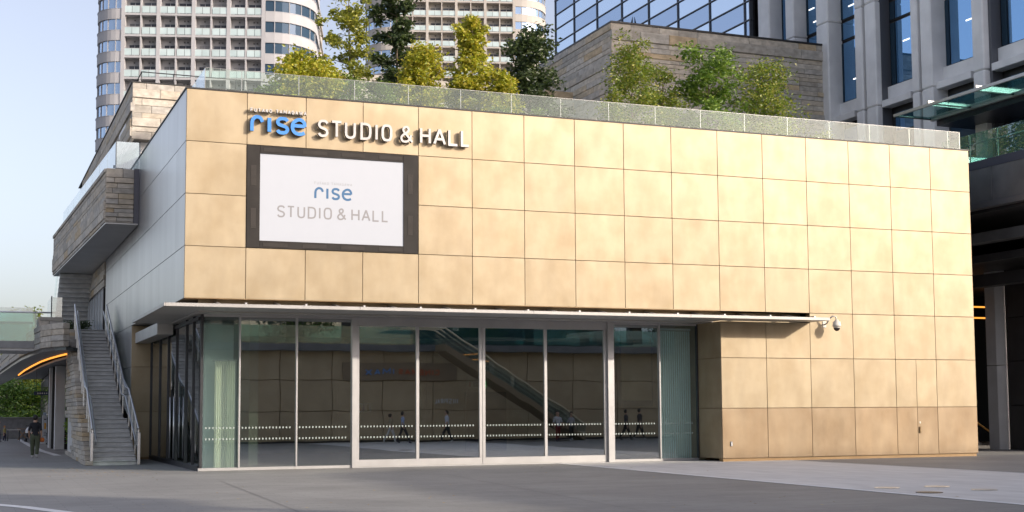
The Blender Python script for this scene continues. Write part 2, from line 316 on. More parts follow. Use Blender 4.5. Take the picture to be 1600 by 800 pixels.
# ================================================================== ground
def groundmat():
    m = bpy.data.materials.new('plaza_paving'); m.use_nodes = True; n, l = m.node_tree.nodes, m.node_tree.links; b = n['Principled BSDF']
    tc = n.new('ShaderNodeTexCoord')
    br = n.new('ShaderNodeTexBrick'); br.inputs['Scale'].default_value = 1; br.inputs['Brick Width'].default_value = .9; br.inputs['Row Height'].default_value = .3
    br.inputs['Mortar Size'].default_value = .007; br.inputs['Color1'].default_value = (.25, .244, .23, 1); br.inputs['Color2'].default_value = (.28, .274, .258, 1); br.inputs['Mortar'].default_value = (.185, .182, .175, 1)
    l.new(tc.outputs['Object'], br.inputs['Vector'])
    nz = n.new('ShaderNodeTexNoise'); nz.inputs['Scale'].default_value = .35; nz.inputs['Detail'].default_value = 8; l.new(tc.outputs['Object'], nz.inputs['Vector'])
    mr = n.new('ShaderNodeMapRange'); mr.inputs[1].default_value = .3; mr.inputs[2].default_value = .7; mr.inputs[3].default_value = .86; mr.inputs[4].default_value = 1.1; l.new(nz.outputs['Fac'], mr.inputs[0])
    mx = n.new('ShaderNodeMix'); mx.data_type = 'RGBA'; mx.blend_type = 'MULTIPLY'; mx.inputs[0].default_value = 1; l.new(br.outputs[0], mx.inputs[6]); l.new(mr.outputs[0], mx.inputs[7])
    n2 = n.new('ShaderNodeTexNoise'); n2.inputs['Scale'].default_value = 45; n2.inputs['Detail'].default_value = 3; l.new(tc.outputs['Object'], n2.inputs['Vector'])
    m2 = n.new('ShaderNodeMapRange'); m2.inputs[3].default_value = .75; m2.inputs[4].default_value = 1.25; l.new(n2.outputs['Fac'], m2.inputs[0])
    mx2 = n.new('ShaderNodeMix'); mx2.data_type = 'RGBA'; mx2.blend_type = 'MULTIPLY'; mx2.inputs[0].default_value = 1; l.new(mx.outputs[2], mx2.inputs[6]); l.new(m2.outputs[0], mx2.inputs[7])
    vo = n.new('ShaderNodeTexVoronoi'); vo.inputs['Scale'].default_value = 1.6; l.new(tc.outputs['Object'], vo.inputs['Vector'])      # gum spots
    m3 = n.new('ShaderNodeMapRange'); m3.inputs[1].default_value = .035; m3.inputs[2].default_value = .06; m3.inputs[3].default_value = .62; m3.inputs[4].default_value = 1; l.new(vo.outputs['Distance'], m3.inputs[0])
    mx3 = n.new('ShaderNodeMix'); mx3.data_type = 'RGBA'; mx3.blend_type = 'MULTIPLY'; mx3.inputs[0].default_value = 1; l.new(mx2.outputs[2], mx3.inputs[6]); l.new(m3.outputs[0], mx3.inputs[7])
    l.new(mx3.outputs[2], b.inputs['Base Color']); b.inputs['Roughness'].default_value = .7
    bp = n.new('ShaderNodeBump'); bp.inputs['Strength'].default_value = .25; bp.inputs['Distance'].default_value = .01; l.new(n2.outputs['Fac'], bp.inputs['Height']); l.new(bp.outputs[0], b.inputs['Normal'])
    return m
gm = groundmat()
structure(mesh('ground', [(-1500, -800, 0), (1500, -800, 0), (1500, 2500, 0), (-1500, 2500, 0)], [[0, 1, 2, 3]], gm))
pale = mat('pale_paving', (.58, .565, .535), (.70, .685, .655), scale=2.2, rough=.75, bump=.15, stretch=(1, .4, 1), lo=.3, hi=.7)
kerb = mat('white_granite', (.7, .7, .69), (.8, .8, .79), scale=5, rough=.7)
structure(mesh('pavement', [(12.75, 1.5, .004), (12.2, -31.9, .004), (20.9, -31.9, .004), (20.6, 1.5, .004)], [[0, 1, 2, 3]], pale))
structure(mesh('paving_line', [(12.5, 1.5, .008), (11.95, -31.9, .008), (12.2, -31.9, .008), (12.75, 1.5, .008)], [[0, 1, 2, 3]], kerb))
structure(mesh('paving_line', [(20.6, 0., .008), (20.9, -31.9, .008), (21.0, -31.9, .008), (20.7, 0., .008)], [[0, 1, 2, 3]], kerb))
def strip(pts, wd, z, m, name='paving_line'):
    v, f = [], []
    for i, p in enumerate(pts):
        t = (pts[min(i+1, len(pts)-1)]-pts[max(i-1, 0)]).normalized(); n = Vector((-t.y, t.x, 0))*wd/2
        v += [p+n+Vector((0, 0, z)), p-n+Vector((0, 0, z))]
    f = [[2*i, 2*i+1, 2*i+3, 2*i+2] for i in range(len(pts)-1)]
    return structure(mesh(name, v, f, m))
strip([at(-120, 779, 'Z', 0), at(-40, 786, 'Z', 0), at(40, 793, 'Z', 0), at(110, 802, 'Z', 0)], .28, .008, kerb)
strip([at(30, 687, 'Z', 0), at(48, 697, 'Z', 0), at(66, 705, 'Z', 0), at(90, 712, 'Z', 0)], .3, .008, kerb)
jm = mat('joint_strip', (.20, .198, .19), rough=.8)
strip([at(345, 752, 'Z', 0), at(480, 805, 'Z', 0)], .018, .006, jm, 'paving_joint'); strip([at(700, 742, 'Z', 0), at(1010, 800, 'Z', 0)], .018, .006, jm, 'paving_joint')
strip([at(-40, 752, 'Z', 0), at(420, 775, 'Z', 0), at(1700, 842, 'Z', 0)], .018, .006, jm, 'paving_joint')
rl0 = random.Random(4); geos = []
for k in range(150):
    c = at(rl0.gauss(150, 70) if k < 90 else rl0.uniform(200, 1500), rl0.gauss(738, 5) if k < 90 else rl0.uniform(728, 796), 'Z', .012); a = rl0.uniform(0, 6.28); q = rl0.uniform(.02, .05)
    geos.append(([c+Vector((math.cos(a)*q, math.sin(a)*q, 0)), c+Vector((-math.sin(a)*q*.5, math.cos(a)*q*.5, .008)), c-Vector((math.cos(a)*q, math.sin(a)*q, -.006)), c+Vector((math.sin(a)*q*.5, -math.cos(a)*q*.5, 0))], [[0, 1, 2, 3]]))
fl_ = joined('fallen_leaves', geos, mat('dry_leaf', (.32, .2, .08), (.5, .42, .25), scale=.5, rough=.8)); fl_['kind'] = 'stuff'; fl_['label'] = 'dry fallen leaves scattered on the plaza paving'; fl_['category'] = 'leaves'
for k, px in enumerate([(1386, 763), (1464, 761), (1538, 766), (1452, 770)]):
    c = at(*px, 'Z', 0); t = thing('ground_light', 'round steel in-ground uplight set flush in the pale paving strip', 'ground light', (c.x, c.y, .004), 'uplights in the pale paving')
    ring = [(c.x+.28*math.cos(a*.3927), c.y+.28*math.sin(a*.3927)) for a in range(16)]; prism('rim', ring, .005, .016, steel if k < 3 else dark, t)
    ring = [(c.x+.2*math.cos(a*.3927), c.y+.2*math.sin(a*.3927)) for a in range(16)]; prism('lens', ring, .0165, .02, alu if k != 3 else dark, t)

# ================================================================== the hall
ZR = [11.361, 9.795, 8.225, 6.671, 5.117, 3.5255, 1.806, .106]
CX = [1.8*i for i in range(16)]+[28.79]
hall = thing('hall_building', 'gold panelled hall building with a glazed entrance recess under a thin canopy', 'building')
G = .008
fwall = joined('facade_wall', [boxgeo(.03, 28.76, .035, .3, 5.14, 11.3), boxgeo(18.03, 28.76, .035, .3, .1, 4.77), boxgeo(21.63, 28.76, .036, .3, 4.6, 5.3), boxgeo(18.03, 18.33, .3, 1.75, .1, 4.77)], joint, hall)
for i in range(16):
    for j in range(7):
        x0, x1, z1, z0 = CX[i], CX[i+1], ZR[j], ZR[j+1]
        if j >= 4 and i < 10: continue
        if 1 <= i <= 3 and j in (1, 2): continue
        if j == 4 and i in (10, 11): z1 = 4.775
        if i == 14 and j >= 5:
            xm = (x0+x1)/2
            for a, b in ((x0+G, xm-.006), (xm+.006, x1-G)): box('panel', a, b, 0, .03, z0+G, z1-G, gold_low if j == 6 else gold, fwall, .004)
            continue
        box('panel', x0+G, x1-G, 0, .03, z0+G, z1-G, gold_low if j == 6 else gold, fwall, .004)
for z0, z1 in ((.106, 1.806), (1.806, 3.5255), (3.5255, 4.775)): box('panel', 18.0, 18.03, .045, 1.62, z0+G, z1-G, gold, fwall, .004)
box('plinth', 18.04, 28.74, .05, .3, 0, .098, gold_dark, hall)
box('coping', -.03, 28.82, -.02, .42, 11.363, 11.405, black, hall); box('coping', -.03, .4, .422, 24.6, 11.364, 11.404, black, hall)
# metal side wall
swall = joined('side_wall', [boxgeo(.035, .3, .31, 24.55, 5.14, 11.3), boxgeo(.035, .3, 13.5, 24.55, .0, 5.139)], djoint, hall)
ys = [0.04]+[1.95*i for i in range(1, 13)]+[24.6]
for i in range(13):
    for j in range(7):
        if j >= 4 and ys[i] < 13: continue
        box('panel', 0, .03, ys[i]+.004, ys[i+1]-.004, ZR[j+1]+G, ZR[j]-G, silver, swall, .003)
# recess soffit, gold end wall
box('soffit', .04, 18.0, .0, 1.9, 5.118, 5.138, gold_dark, hall)
box('soffit', .04, .9, 1.9, 13.4, 5.118, 5.137, soffit, hall)
box('slot_wall', .5, 21.58, .55, .6, 4.76, 5.117, gold, hall)
ewall = box('end_wall', .03, .74, 13.43, 13.6, 0, 5.1, joint, hall)
for z0, z1 in ((.08, 1.806), (1.806, 3.5255), (3.5255, 5.1)): box('panel', .0, .72, 13.39, 13.42, z0+G, z1-G, gold, ewall, .004)
box('header_beam', .12, .66, 6.9, 13.38, 4.42, 4.82, soffit, hall, .01)
# canopy
can = prism('canopy', [(-.68, -1.15), (21.62, -1.15), (21.62, -.02), (18, -.02), (18, .5), (.5, .5), (.5, 6.85), (-.68, 6.85)], 4.792, 4.80, soffit, hall)
prism('canopy_top', [(-.66, -1.13), (21.6, -1.13), (21.6, -.03), (18, -.03), (18, .49), (.49, .49), (.49, 6.83), (-.66, 6.83)], 4.801, 4.868, alu_light, can)
for a, b in ((-.68, 5.0), (5.003, 10.6), (10.603, 16.2), (16.203, 21.62)): box('canopy_edge', a, b, -1.19, -1.152, 4.785, 4.885, alu_light, can, .004)
box('canopy_edge', -.72, -.682, -1.19, 6.85, 4.785, 4.885, alu_light, can, .004)
for k in range(12):
    x = 1.0+1.8*k
    v = [(x-.04, -.75, 4.87), (x-.04, .5, 5.09), (x-.04, .5, 5.0), (x-.04, -.6, 4.87)]; v += [(x+.04, b, c) for _, b, c in v]
    mesh('canopy_bracket', v, [[0, 1, 2, 3], [7, 6, 5, 4], [0, 4, 5, 1], [1, 5, 6, 2], [2, 6, 7, 3], [3, 7, 4, 0]], alu_light, can)
    box('canopy_clip', x+.72, x+.78, -.4, -.1, 4.87, 4.99, alu, can)
box('soffit', .5, 18, .5, 1.9, 4.765, 4.79, soffit, hall); box('soffit', .5, 1.0, 1.9, 13.38, 4.766, 4.789, soffit, hall)
# glazing front
YG = 1.65
gfx = [.84, 1.95, 3.73, 5.53]; drx = [5.64, 7.69, 9.92, 12.26, 14.45]; rtx = [14.69, 16.49, 18.0]
shop = box('shopfront', .72, 18.0, 1.61, 1.72, 0, .09, alu, hall, .005)
dotm = mat('dot_film', (.40, .46, .43), rough=.7)
def dots(x0, x1, par):
    geos = []
    for z in (.93, 1.27):
        n = int((x1-x0-.1)/.105)
        for k in range(n):
            x = x0+.06+.105*k; geos.append(([(x, YG-.012, z), (x+.04, YG-.012, z), (x+.04, YG-.012, z+.055), (x, YG-.012, z+.055)], [[0, 1, 2, 3]]))
    joined('safety_dots', geos, dotm, par)['kind'] = 'stuff'
def pane(x0, x1, z0, z1, y=YG, m=g_front, par=None, d=True):
    o = box('pane', x0, x1, y-.006, y+.006, z0, z1, m, par)
    if d: dots(x0, x1, par)
    return o
for a, b in list(zip(gfx, gfx[1:]))+list(zip(rtx, rtx[1:])): pane(a+.03, b-.03, .09, 4.76, par=shop, m=g_end if a < 1 or a > 16 else g_front)
for x, wd in ((1.95, .05), (3.73, .05), (16.49, .05)): box('mullion', x-wd/2, x+wd/2, 1.57, 1.72, .091, 4.764, alu, shop, .004)
box('mullion', .76, .84, 1.6, 1.72, .091, 4.764, dark, shop, .004); box('mullion', 5.5, 5.64, 1.54, 1.74, .0, 4.764, alu, shop, .004)
box('mullion', 14.46, 14.69, 1.5, 1.74, 0, 4.764, alu, shop, .004); box('mullion', 17.96, 18.0, 1.57, 1.7, .091, 4.764, dark, shop)
for a, b in ((.84, 5.5), (14.69, 17.96)): box('head_rail', a, b, 1.6, 1.7, 4.70, 4.763, alu, shop)
box('door_header', 5.642, 14.458, 1.56, 1.74, 4.50, 4.764, alu, shop, .004)
for a, b in ((5.645, 9.915), (9.925, 14.455)):
    d = box('door', a, b, 1.6, 1.7, .03, .25, alu, hall, .006); d['label'] = 'wide glazed sliding door leaf pair in grey aluminium'
    m_ = (a+b)/2 if a > 9 else 7.69
    for x in (a+.05, m_, b-.05): box('stile', x-.05, x+.05, 1.602, 1.698, .251, 4.498, alu, d, .004)
    pane(a+.1, m_-.05, .251, 4.498, par=d); pane(m_+.05, b-.1, .251, 4.498, par=d)
box('threshold', 5.64, 14.46, 1.5, 1.75, .0, .012, steel, hall)
# glazing on the side
sshop = box('side_shopfront', .70, .80, 1.73, 13.38, 0, .16, dark, hall)
sy = [1.73, 2.86, 4.33, 6.5, 8.55, 10.77, 13.38]
for a, b in zip(sy, sy[1:]): box('pane', .745, .757, a+.03, b-.03, .16, 4.76, g_side, sshop)
for y in sy[1:]: box('mullion', .70, .79, y-.035, y+.035, .161, 4.762, dark, sshop)
box('head_rail', .69, .80, 1.73, 13.38, 4.60, 4.70, dark, sshop)
for y in (6.05, 6.95):
    tube('door_pull', [(.60, y, .25), (.60, y, 2.3)], .025, steel, sshop); 
# interior
inter = box('interior_floor', .9, 28.5, 1.76, 24, -.02, .012, floor_in, hall)
box('interior_ceiling', .9, 28.5, 1.9, 24, 4.9, 5.1, mat('ceiling', (.12, .11, .10), rough=.8), hall)
bw = box('interior_wall', .9, 28.5, 16.0, 16.2, .013, 4.9, wood, hall)
for k in range(14): box('wall_panel', 1.0+1.95*k, 2.92+1.95*k, 15.97, 15.999, .1, 4.85, wood, bw, .006)
box('interior_wall', 18.35, 18.55, 1.8, 16, .013, 4.9, wood, hall)
pt = box('partition', 2.9, 3.2, 5.0, 15.9, .013, 4.88, mat('partition', (.5, .49, .44), rough=.7), hall)
cream = mat('cream_curtain', (.80, .79, .66), (.86, .85, .72), scale=2, rough=.8)
cur = thing('curtain', 'cream pleated curtain hanging behind the corner pane of the entrance glazing', 'curtain', (1.5, 2.1, .02))
v, f = [], []
for i in range(61):
    x = 1.28+.62*i/60; y = 2.1+.035*math.sin(i*.95)
    v += [(x, y, .03), (x, y, 3.35)]
mesh('cloth', v, [[2*i, 2*i+2, 2*i+3, 2*i+1] for i in range(60)], cream, cur, smooth=True)
tube('rail', [(1.2, 2.1, 3.37), (1.95, 2.1, 3.37)], .02, steel, cur)
backing = thing('pane_backing', 'pale sheet added to brighten the view behind the corner pane of the entrance glazing', 'blind', (1.4, 2.5, .02))  # added pale surface that makes the corner pane look brighter
box('backing_sheet', .92, 1.92, 2.5, 2.506, .05, 4.5, mat('pale_backing', (.66, .76, .74), (.72, .82, .80), scale=1, rough=.8), backing); tube('roller', [(.9, 2.5, 4.55), (1.94, 2.5, 4.55)], .05, alu, backing)
tealm = mat('teal_blind', (.70, .82, .80), (.78, .9, .88), scale=2, rough=.7)
bl = thing('vertical_blind', 'pale teal vertical blind drawn behind the end pane beside the gold wall', 'blind', (17.4, 2.05, .02))
box('head_rail', 16.75, 17.95, 2.0, 2.1, 4.55, 4.62, white, bl)
for k in range(14):
    bar('slat', (16.8+.085*k, 2.05, 2.3), (.08, .004, 4.46), R(12), tealm, bl)
tv = thing('display_panel', 'large dark framed beige panel hung inside the glazing near the blind', 'panel', (16.0, 3.2, 1.9))
box('frame', 15.7, 17.0, 3.1, 3.16, 1.9, 4.7, black, tv); box('face', 15.75, 16.95, 3.085, 3.098, 2.1, 4.68, mat('beige', (.35, .25, .14), rough=.6), tv)
# toilets sign and notice inside
sg = thing('restroom_sign', 'small white restroom sign with red and blue figures on the brown inner wall', 'sign', (9.2, 15.9, 2.6))
c = at(569, 637, 'Y', 15.9)
box('plate', c.x-.33, c.x+.33, 15.93, 15.96, c.z-.2, c.z+.2, white, sg)
for dx, cc in ((-.18, (.5, .05, .04)), (-.02, (.05, .1, .5)), (.18, (.1, .1, .1))):
    mm = mat('pict%d' % (dx*100), cc, rough=.6); box('figure', c.x+dx-.045, c.x+dx+.045, 15.915, 15.929, c.z-.14, c.z+.05, mm, sg); box('figure_head', c.x+dx-.03, c.x+dx+.03, 15.915, 15.929, c.z+.07, c.z+.13, mm, sg)
c = at(737, 622, 'Y', 15.9); c2 = at(745, 688, 'Y', 15.9)
dw = thing('double_door', 'dark double door in the brown inner wall below a lit exit sign', 'door', (c.x, 15.9, 0))
for k in (0, 1): lf = box('leaf', c.x-.3+.98*k, c.x+.66+.98*k, 15.90, 15.965, .02, 2.6, podium_dark, dw, .01); box('handle', c.x+.56+.2*k, c.x+.6+.2*k, 15.87, 15.9, 1.0, 1.3, steel, lf)
ex = thing('exit_sign', 'small beige exit sign with a red arrow above the dark inner door', 'sign', (c.x, 15.9, 2.8))
box('plate', c.x-.25, c.x+.5, 15.92, 15.96, 2.75, 3.1, mat('exit_plate', (.6, .5, .32), rough=.6), ex); box('arrow', c.x-.12, c.x-.04, 15.905, 15.919, 2.82, 3.03, mat('red', (.5, .05, .03)), ex); box('symbol', c.x+.08, c.x+.4, 15.905, 15.919, 2.82, 3.03, black, ex)
box('green_lamp', c.x+.51, c.x+.68, 15.92, 15.96, 2.78, 3.06, mat('green_lamp', (.05, .7, .25), emit=.5), ex)
# roof deck
structure(box('roof_deck', .31, 28.75, .45, 60, 11.15, 11.3, conc)); 
box('roof_slab', .31, 28.75, .31, 24.5, 10.9, 11.14, conc, hall)
box('back_wall', .31, 28.7, 24.3, 24.5, 0, 10.9, podium, hall); box('end_wall', 28.5, 28.78, .31, 24.3, 0, 11.3, podium, hall)

# ------------------------------------------------------------------ sign letters on the wall
sign = thing('wall_sign', 'raised lettering rise STUDIO & HALL in blue and pale metal above the screen', 'sign', (1.8, -.1, 10.1))
def X(px, y): return at(px, 200, 'Y', y).x
YF, YB = -.19, -.07
for ch, a, b in (('r', 391, 412.8), ('i', 417, 425), ('s', 430.6, 452.4), ('e', 454.2, 479)):
    letter(ch, X(a, YF), X(b, YF), 10.13, 10.67, .105 if ch != 'i' else .115, YF, YB, letter_b, sign)
for ch, a, b in (('S', 496.3, 513.7), ('T', 517, 535.4), ('U', 539, 556.2), ('D', 563.2, 580.3), ('I', 586, 591), ('O', 596.2, 613), ('&', 625.6, 646), ('H', 656.3, 673.3), ('A', 677, 697), ('L', 700.3, 716.5), ('L', 720, 734.5)):
    letter(ch, X(a, YF), X(b, YF), 10.14, 10.68, .078 if ch != '&' else .068, YF, YB, letter_w, sign)
word('FUTAKO TAMAGAWA', X(391, YF), X(479, YF), 10.765, 10.885, .028, YF, YB, letter_w, sign)
for k in range(18): tube('stand_off', [(1.95+.39*k, -.08, 10.4), (1.95+.39*k, .02, 10.4)], .012, steel, sign, 6)
# ------------------------------------------------------------------ screen
scr = thing('led_screen', 'large lit display showing the hall name in a dark bronze frame on the gold wall', 'screen', (4.5, -.1, 6.66))
bronze = mat('bronze_frame', (.024, .021, .019), (.034, .030, .027), scale=2, rough=.6, spec=.2)
vent = mat('vent', (.042, .037, .033), (.05, .044, .04), rough=.7, spec=.2)
box('frame', 1.80, 2.2, -.03, .2, 6.675, 9.785, bronze, scr, .006); box('frame', 6.7, 7.18, -.03, .2, 6.675, 9.785, bronze, scr, .006)
box('frame', 2.201, 6.699, -.03, .2, 9.54, 9.785, bronze, scr, .006); box('frame', 2.201, 6.699, -.03, .2, 6.675, 6.9, bronze, scr, .006)
face = mat('screen_face', (.30, .308, .33), (.304, .312, .334), rough=.6, emit=.45)
fc = box('display', 2.2, 6.7, .0, .1, 6.9, 9.54, face, scr)
for k in range(4):
    x = 2.3+1.2*k
    for z in (9.6, 6.72): box('vent', x, x+.75, -.038, -.029, z, z+.12, vent, scr, .003)
for z in (7.25, 8.55):
    for x in (1.92, 6.84): box('vent', x, x+.16, -.038, -.029, z, z+.62, vent, scr, .003)
pblue = mat('print_blue', (.03, .095, .19), rough=.6, emit=.3); pgrey = mat('print_grey', (.175, .167, .167), rough=.6, emit=.45); pfaint = mat('print_faint', (.24, .24, .248), rough=.6, emit=.45)
def X2(px): return at(px, 300, 'Y', 0).x
for ch, a, b in (('r', 491, 506.3), ('i', 509.2, 513.8), ('s', 517.5, 531.6), ('e', 534, 550.4)): letter(ch, X2(a), X2(b), 8.24, 8.62, .07, -.003, .02, pblue, fc)
for ch, a, b in (('S', 432.9, 446), ('T', 448.5, 461), ('U', 464.8, 477), ('D', 481, 494), ('I', 498.2, 501.4), ('O', 506, 518.8), ('&', 527, 541.5), ('H', 549, 562), ('A', 565, 579), ('L', 582, 593), ('L', 596.5, 607)): letter(ch, X2(a), X2(b), 7.63, 8.0, .05, -.003, .02, pgrey, fc)
word('FUTAKO TAMAGAWA', X2(491), X2(550), 8.70, 8.785, .014, -.003, .02, pfaint, fc)
# ------------------------------------------------------------------ security camera, socket, hidden door handle
sc = thing('security_camera', 'white dome security camera on a curved arm on the gold wall beyond the canopy', 'camera', (22.4, -.1, 4.7))
ivory = mat('ivory', (.68, .64, .55), rough=.4)
tube('arm', [(22.2, -.0, 4.72), (22.2, -.16, 4.76), (22.22, -.3, 4.92), (22.28, -.4, 5.0), (22.36, -.45, 4.98), (22.4, -.46, 4.86)], .028, ivory, sc)
def lathe(name, c, prof, m, par, seg=16):
    v, f = [], []
    for rd, z in prof:
        for k in range(seg): v.append((c[0]+rd*math.cos(k*2*math.pi/seg), c[1]+rd*math.sin(k*2*math.pi/seg), c[2]+z))
    for i in range(len(prof)-1):
        for k in range(seg): f.append([i*seg+k, i*seg+(k+1) % seg, (i+1)*seg+(k+1) % seg, (i+1)*seg+k])
    return mesh(name, v, f, m, par, smooth=True)
lathe('housing', (22.4, -.46, 4.6), [(0, .27), (.06, .27), (.08, .22), (.13, .2), (.14, .1), (.15, .09), (.15, .04), (.13, .03), (.12, -.02)][::-1], ivory, sc)
lathe('dome', (22.4, -.46, 4.6), [(.001, -.13), (.06, -.115), (.1, -.07), (.115, -.02)], mat('dome', (.05, .04, .035), rough=.1), sc)
box('base_plate', 22.13, 22.27, -.02, -.001, 4.62, 4.84, ivory, sc)
ob = thing('outlet_box', 'small grey outlet cover low on the gold wall beside the glazing recess', 'outlet', (18.35, -.02, .55))
box('cover', 18.3, 18.38, -.03, -.001, .52, .68, steel, ob, .008); box('flap', 18.31, 18.37, -.038, -.031, .54, .62, alu, ob)
hd = thing('door_handle', 'recessed handle and lock of the concealed door in the gold panels', 'handle', (26.2, -.02, .98))
box('pull', 26.17, 26.19, -.05, -.001, .88, 1.1, gold_dark, hd); box('recess', 26.2, 26.25, -.004, -.001, .86, 1.12, joint, hd); box('lock', 26.17, 26.23, -.012, -.001, 1.22, 1.29, ivory, hd, .01)
# ------------------------------------------------------------------ roof balustrade
railm = mat('rail_metal', (.24, .24, .235), (.3, .3, .295), scale=3, rough=.4, metal=.6)
rb = thing('roof_balustrade', 'glass balustrade with slim steel posts along the roof edge of the gold hall', 'balustrade', (.6, .4, 11.405))
xs = [.6]+[1.70+1.767*k for k in range(16)]; xs = [x for x in xs if x < 28.7]+[28.75]
for a, b in zip(xs, xs[1:]):
    if b-a > .1: box('pane', a+.012, b-.012, .395, .407, 11.47, 12.13, g_rail, rb)
for k, x in enumerate(xs): box('post', x-.01, x+.01, .41, .44, 11.406, 12.12, railm, rb)
box('base_rail', .6, 28.75, .385, .418, 11.42, 11.45, railm, rb); box('top_rail', .6, 28.75, .393, .409, 12.131, 12.141, railm, rb)
for a in range(16): box('clip', 1.2+1.767*a, 1.24+1.767*a, .36, .384, 11.406, 11.5, steel, rb)
for k in range(6): box('pane', .594, .606, .46+1.9*k, 2.3+1.9*k, 11.47, 12.13, g_rail, rb); box('post', .58, .594, 2.31+1.9*k, 2.35+1.9*k, 11.406, 12.13, steel, rb)

# ================================================================== staircase beside the hall
N, RISE = 34, 5.35/34
stair = thing('outdoor_staircase', 'long grey stone staircase with glass sides climbing beside the metal side wall', 'staircase', (-1, 8, 0))
y = 8.0; SY = []; tread = .347
for k in range(N):
    SY.append(y); y += tread+(1.15 if k == 9 else 0)
YT = y
SX0, SX1 = -1.80, -.36
sx = lambda y: SX0+.018*(y-8)
rgs = random.Random(77)
for k in range(N):
    y0 = SY[k]; y1 = (SY[k+1] if k < N-1 else YT+1.0)
    st = box('step', sx(y0)+.001, SX1, y0, y1+.12, k*RISE-.25 if k > 1 else 0, (k+1)*RISE-.05, step_m, stair)
    box('nosing', sx(y0)+.002, SX1-.001, y0-.045, y1-.05, (k+1)*RISE-.034, (k+1)*RISE, step_m, st, .006)
    u = y0-.12+(.03 if k % 2 else 0)
    while u < YT+.9:
        ln = min(rgs.choice((1.1, 1.6, 2.2, 2.8)), YT+1-u); d_ = rgs.choice((0, .02, .04))
        if k == 0 or u < y0+6: box('side_stone', sx(u)-.24-d_, sx(u), u+.004, u+ln-.004, k*RISE+.006, (k+1)*RISE-.006, stone, stair, .012)
        u += ln
geos = []
pts_b = [(SY[k], k*RISE) for k in range(N)]
v = []; 
sole = [(8.3, 0)]+[(SY[k]+.35, k*RISE-.25) for k in range(2, N)]
prof = [(8.35, .0)]+[(SY[k], max(0, k*RISE-.27)) for k in range(1, N)]+[(YT+1, N*RISE-.3), (YT+1, 0)]
n = len(prof)
for fa, fb in ((lambda a: sx(a)-.16, lambda a: sx(a)-.01), (lambda a: SX1-.08, lambda a: SX1+.09)):
    vv = [(fa(a), a, b) for a, b in prof]+[(fb(a), a, b) for a, b in prof]
    mesh('stringer', vv, [list(range(n)), list(range(n, 2*n))[::-1]]+[[i, n+i, n+(i+1) % n, (i+1) % n] for i in range(n)], step_m, stair)
def rail_line(x, off, k0=0, k1=N):
    p = []
    for k in range(k0, k1): p.append((x, SY[k]+.17, (k+1)*RISE+off))
    return p
key = [0, 9, 10, 33]
def keyline(fx, off):
    a = [(fx(SY[k]), SY[k]+.1, (k+1)*RISE+off) for k in key]; a[1] = (fx(SY[9]), SY[9]+.2, 10*RISE+off); a[2] = (fx(SY[10]), SY[10], 10.6*RISE+off); return a
for fx, s in ((lambda y: sx(y)-.03, 1), (lambda y: SX1+.06, -1)):
    tube('glass_top_rail', keyline(fx, 1.08), .032, steel, stair); tube('handrail', [(fx(8)+.12*s, SY[0], RISE+.55)]+keyline(lambda y: fx(y)+.12*s, .8), .027, steel, stair)
    for k in range(0, N, 3):
        x = fx(SY[k]); box('rail_post', x-.02, x+.02, SY[k]+.08, SY[k]+.14, (k+1)*RISE-.3, (k+1)*RISE+1.05, steel, stair)
        k2 = min(k+3, N-1)
        if k2 > k:
            a, b = SY[k]+.16, SY[k2]+.06; za, zb = (k+1)*RISE, (k2+1)*RISE; xb = fx(b)
            mesh('pane', [(x, a, za+.05), (xb, b, zb+.05), (xb, b, zb+1.05), (x, a, za+1.05), (x+.012, a, za+.05), (xb+.012, b, zb+.05), (xb+.012, b, zb+1.05), (x+.012, a, za+1.05)], [[0, 1, 2, 3], [7, 6, 5, 4], [0, 4, 5, 1], [1, 5, 6, 2], [2, 6, 7, 3], [3, 7, 4, 0]], g_stair, stair)
for x in (SX0-.05, SX1+.06): box('newel_post', x-.05, x+.05, 7.9, 8.0, 0, 1.1, steel, stair, .01)
box('landing', sx(22)-.1, -.01, YT+.95, 34, 5.05, 5.349, step_m, stair)

# upper flight seen from below
uf = thing('upper_stair_flight', 'grey sawtooth underside of the upper stair flight above the landing', 'staircase', (-.8, 36, 5.35))
yy, zz, n = 31.2, 8.75, 16
for k in range(n):
    box('step', -1.62, .02, yy+.36*k, yy+.36*(k+1)+.05, zz-.21*(k+1), zz-.21*k+.01, step_m, uf, .01)
    for x in (-1.72, .05): box('pane', x, x+.012, yy+.36*k, yy+.36*(k+1)-.01, zz-.21*k-.1, zz-.21*k+.95, g_rail, uf)
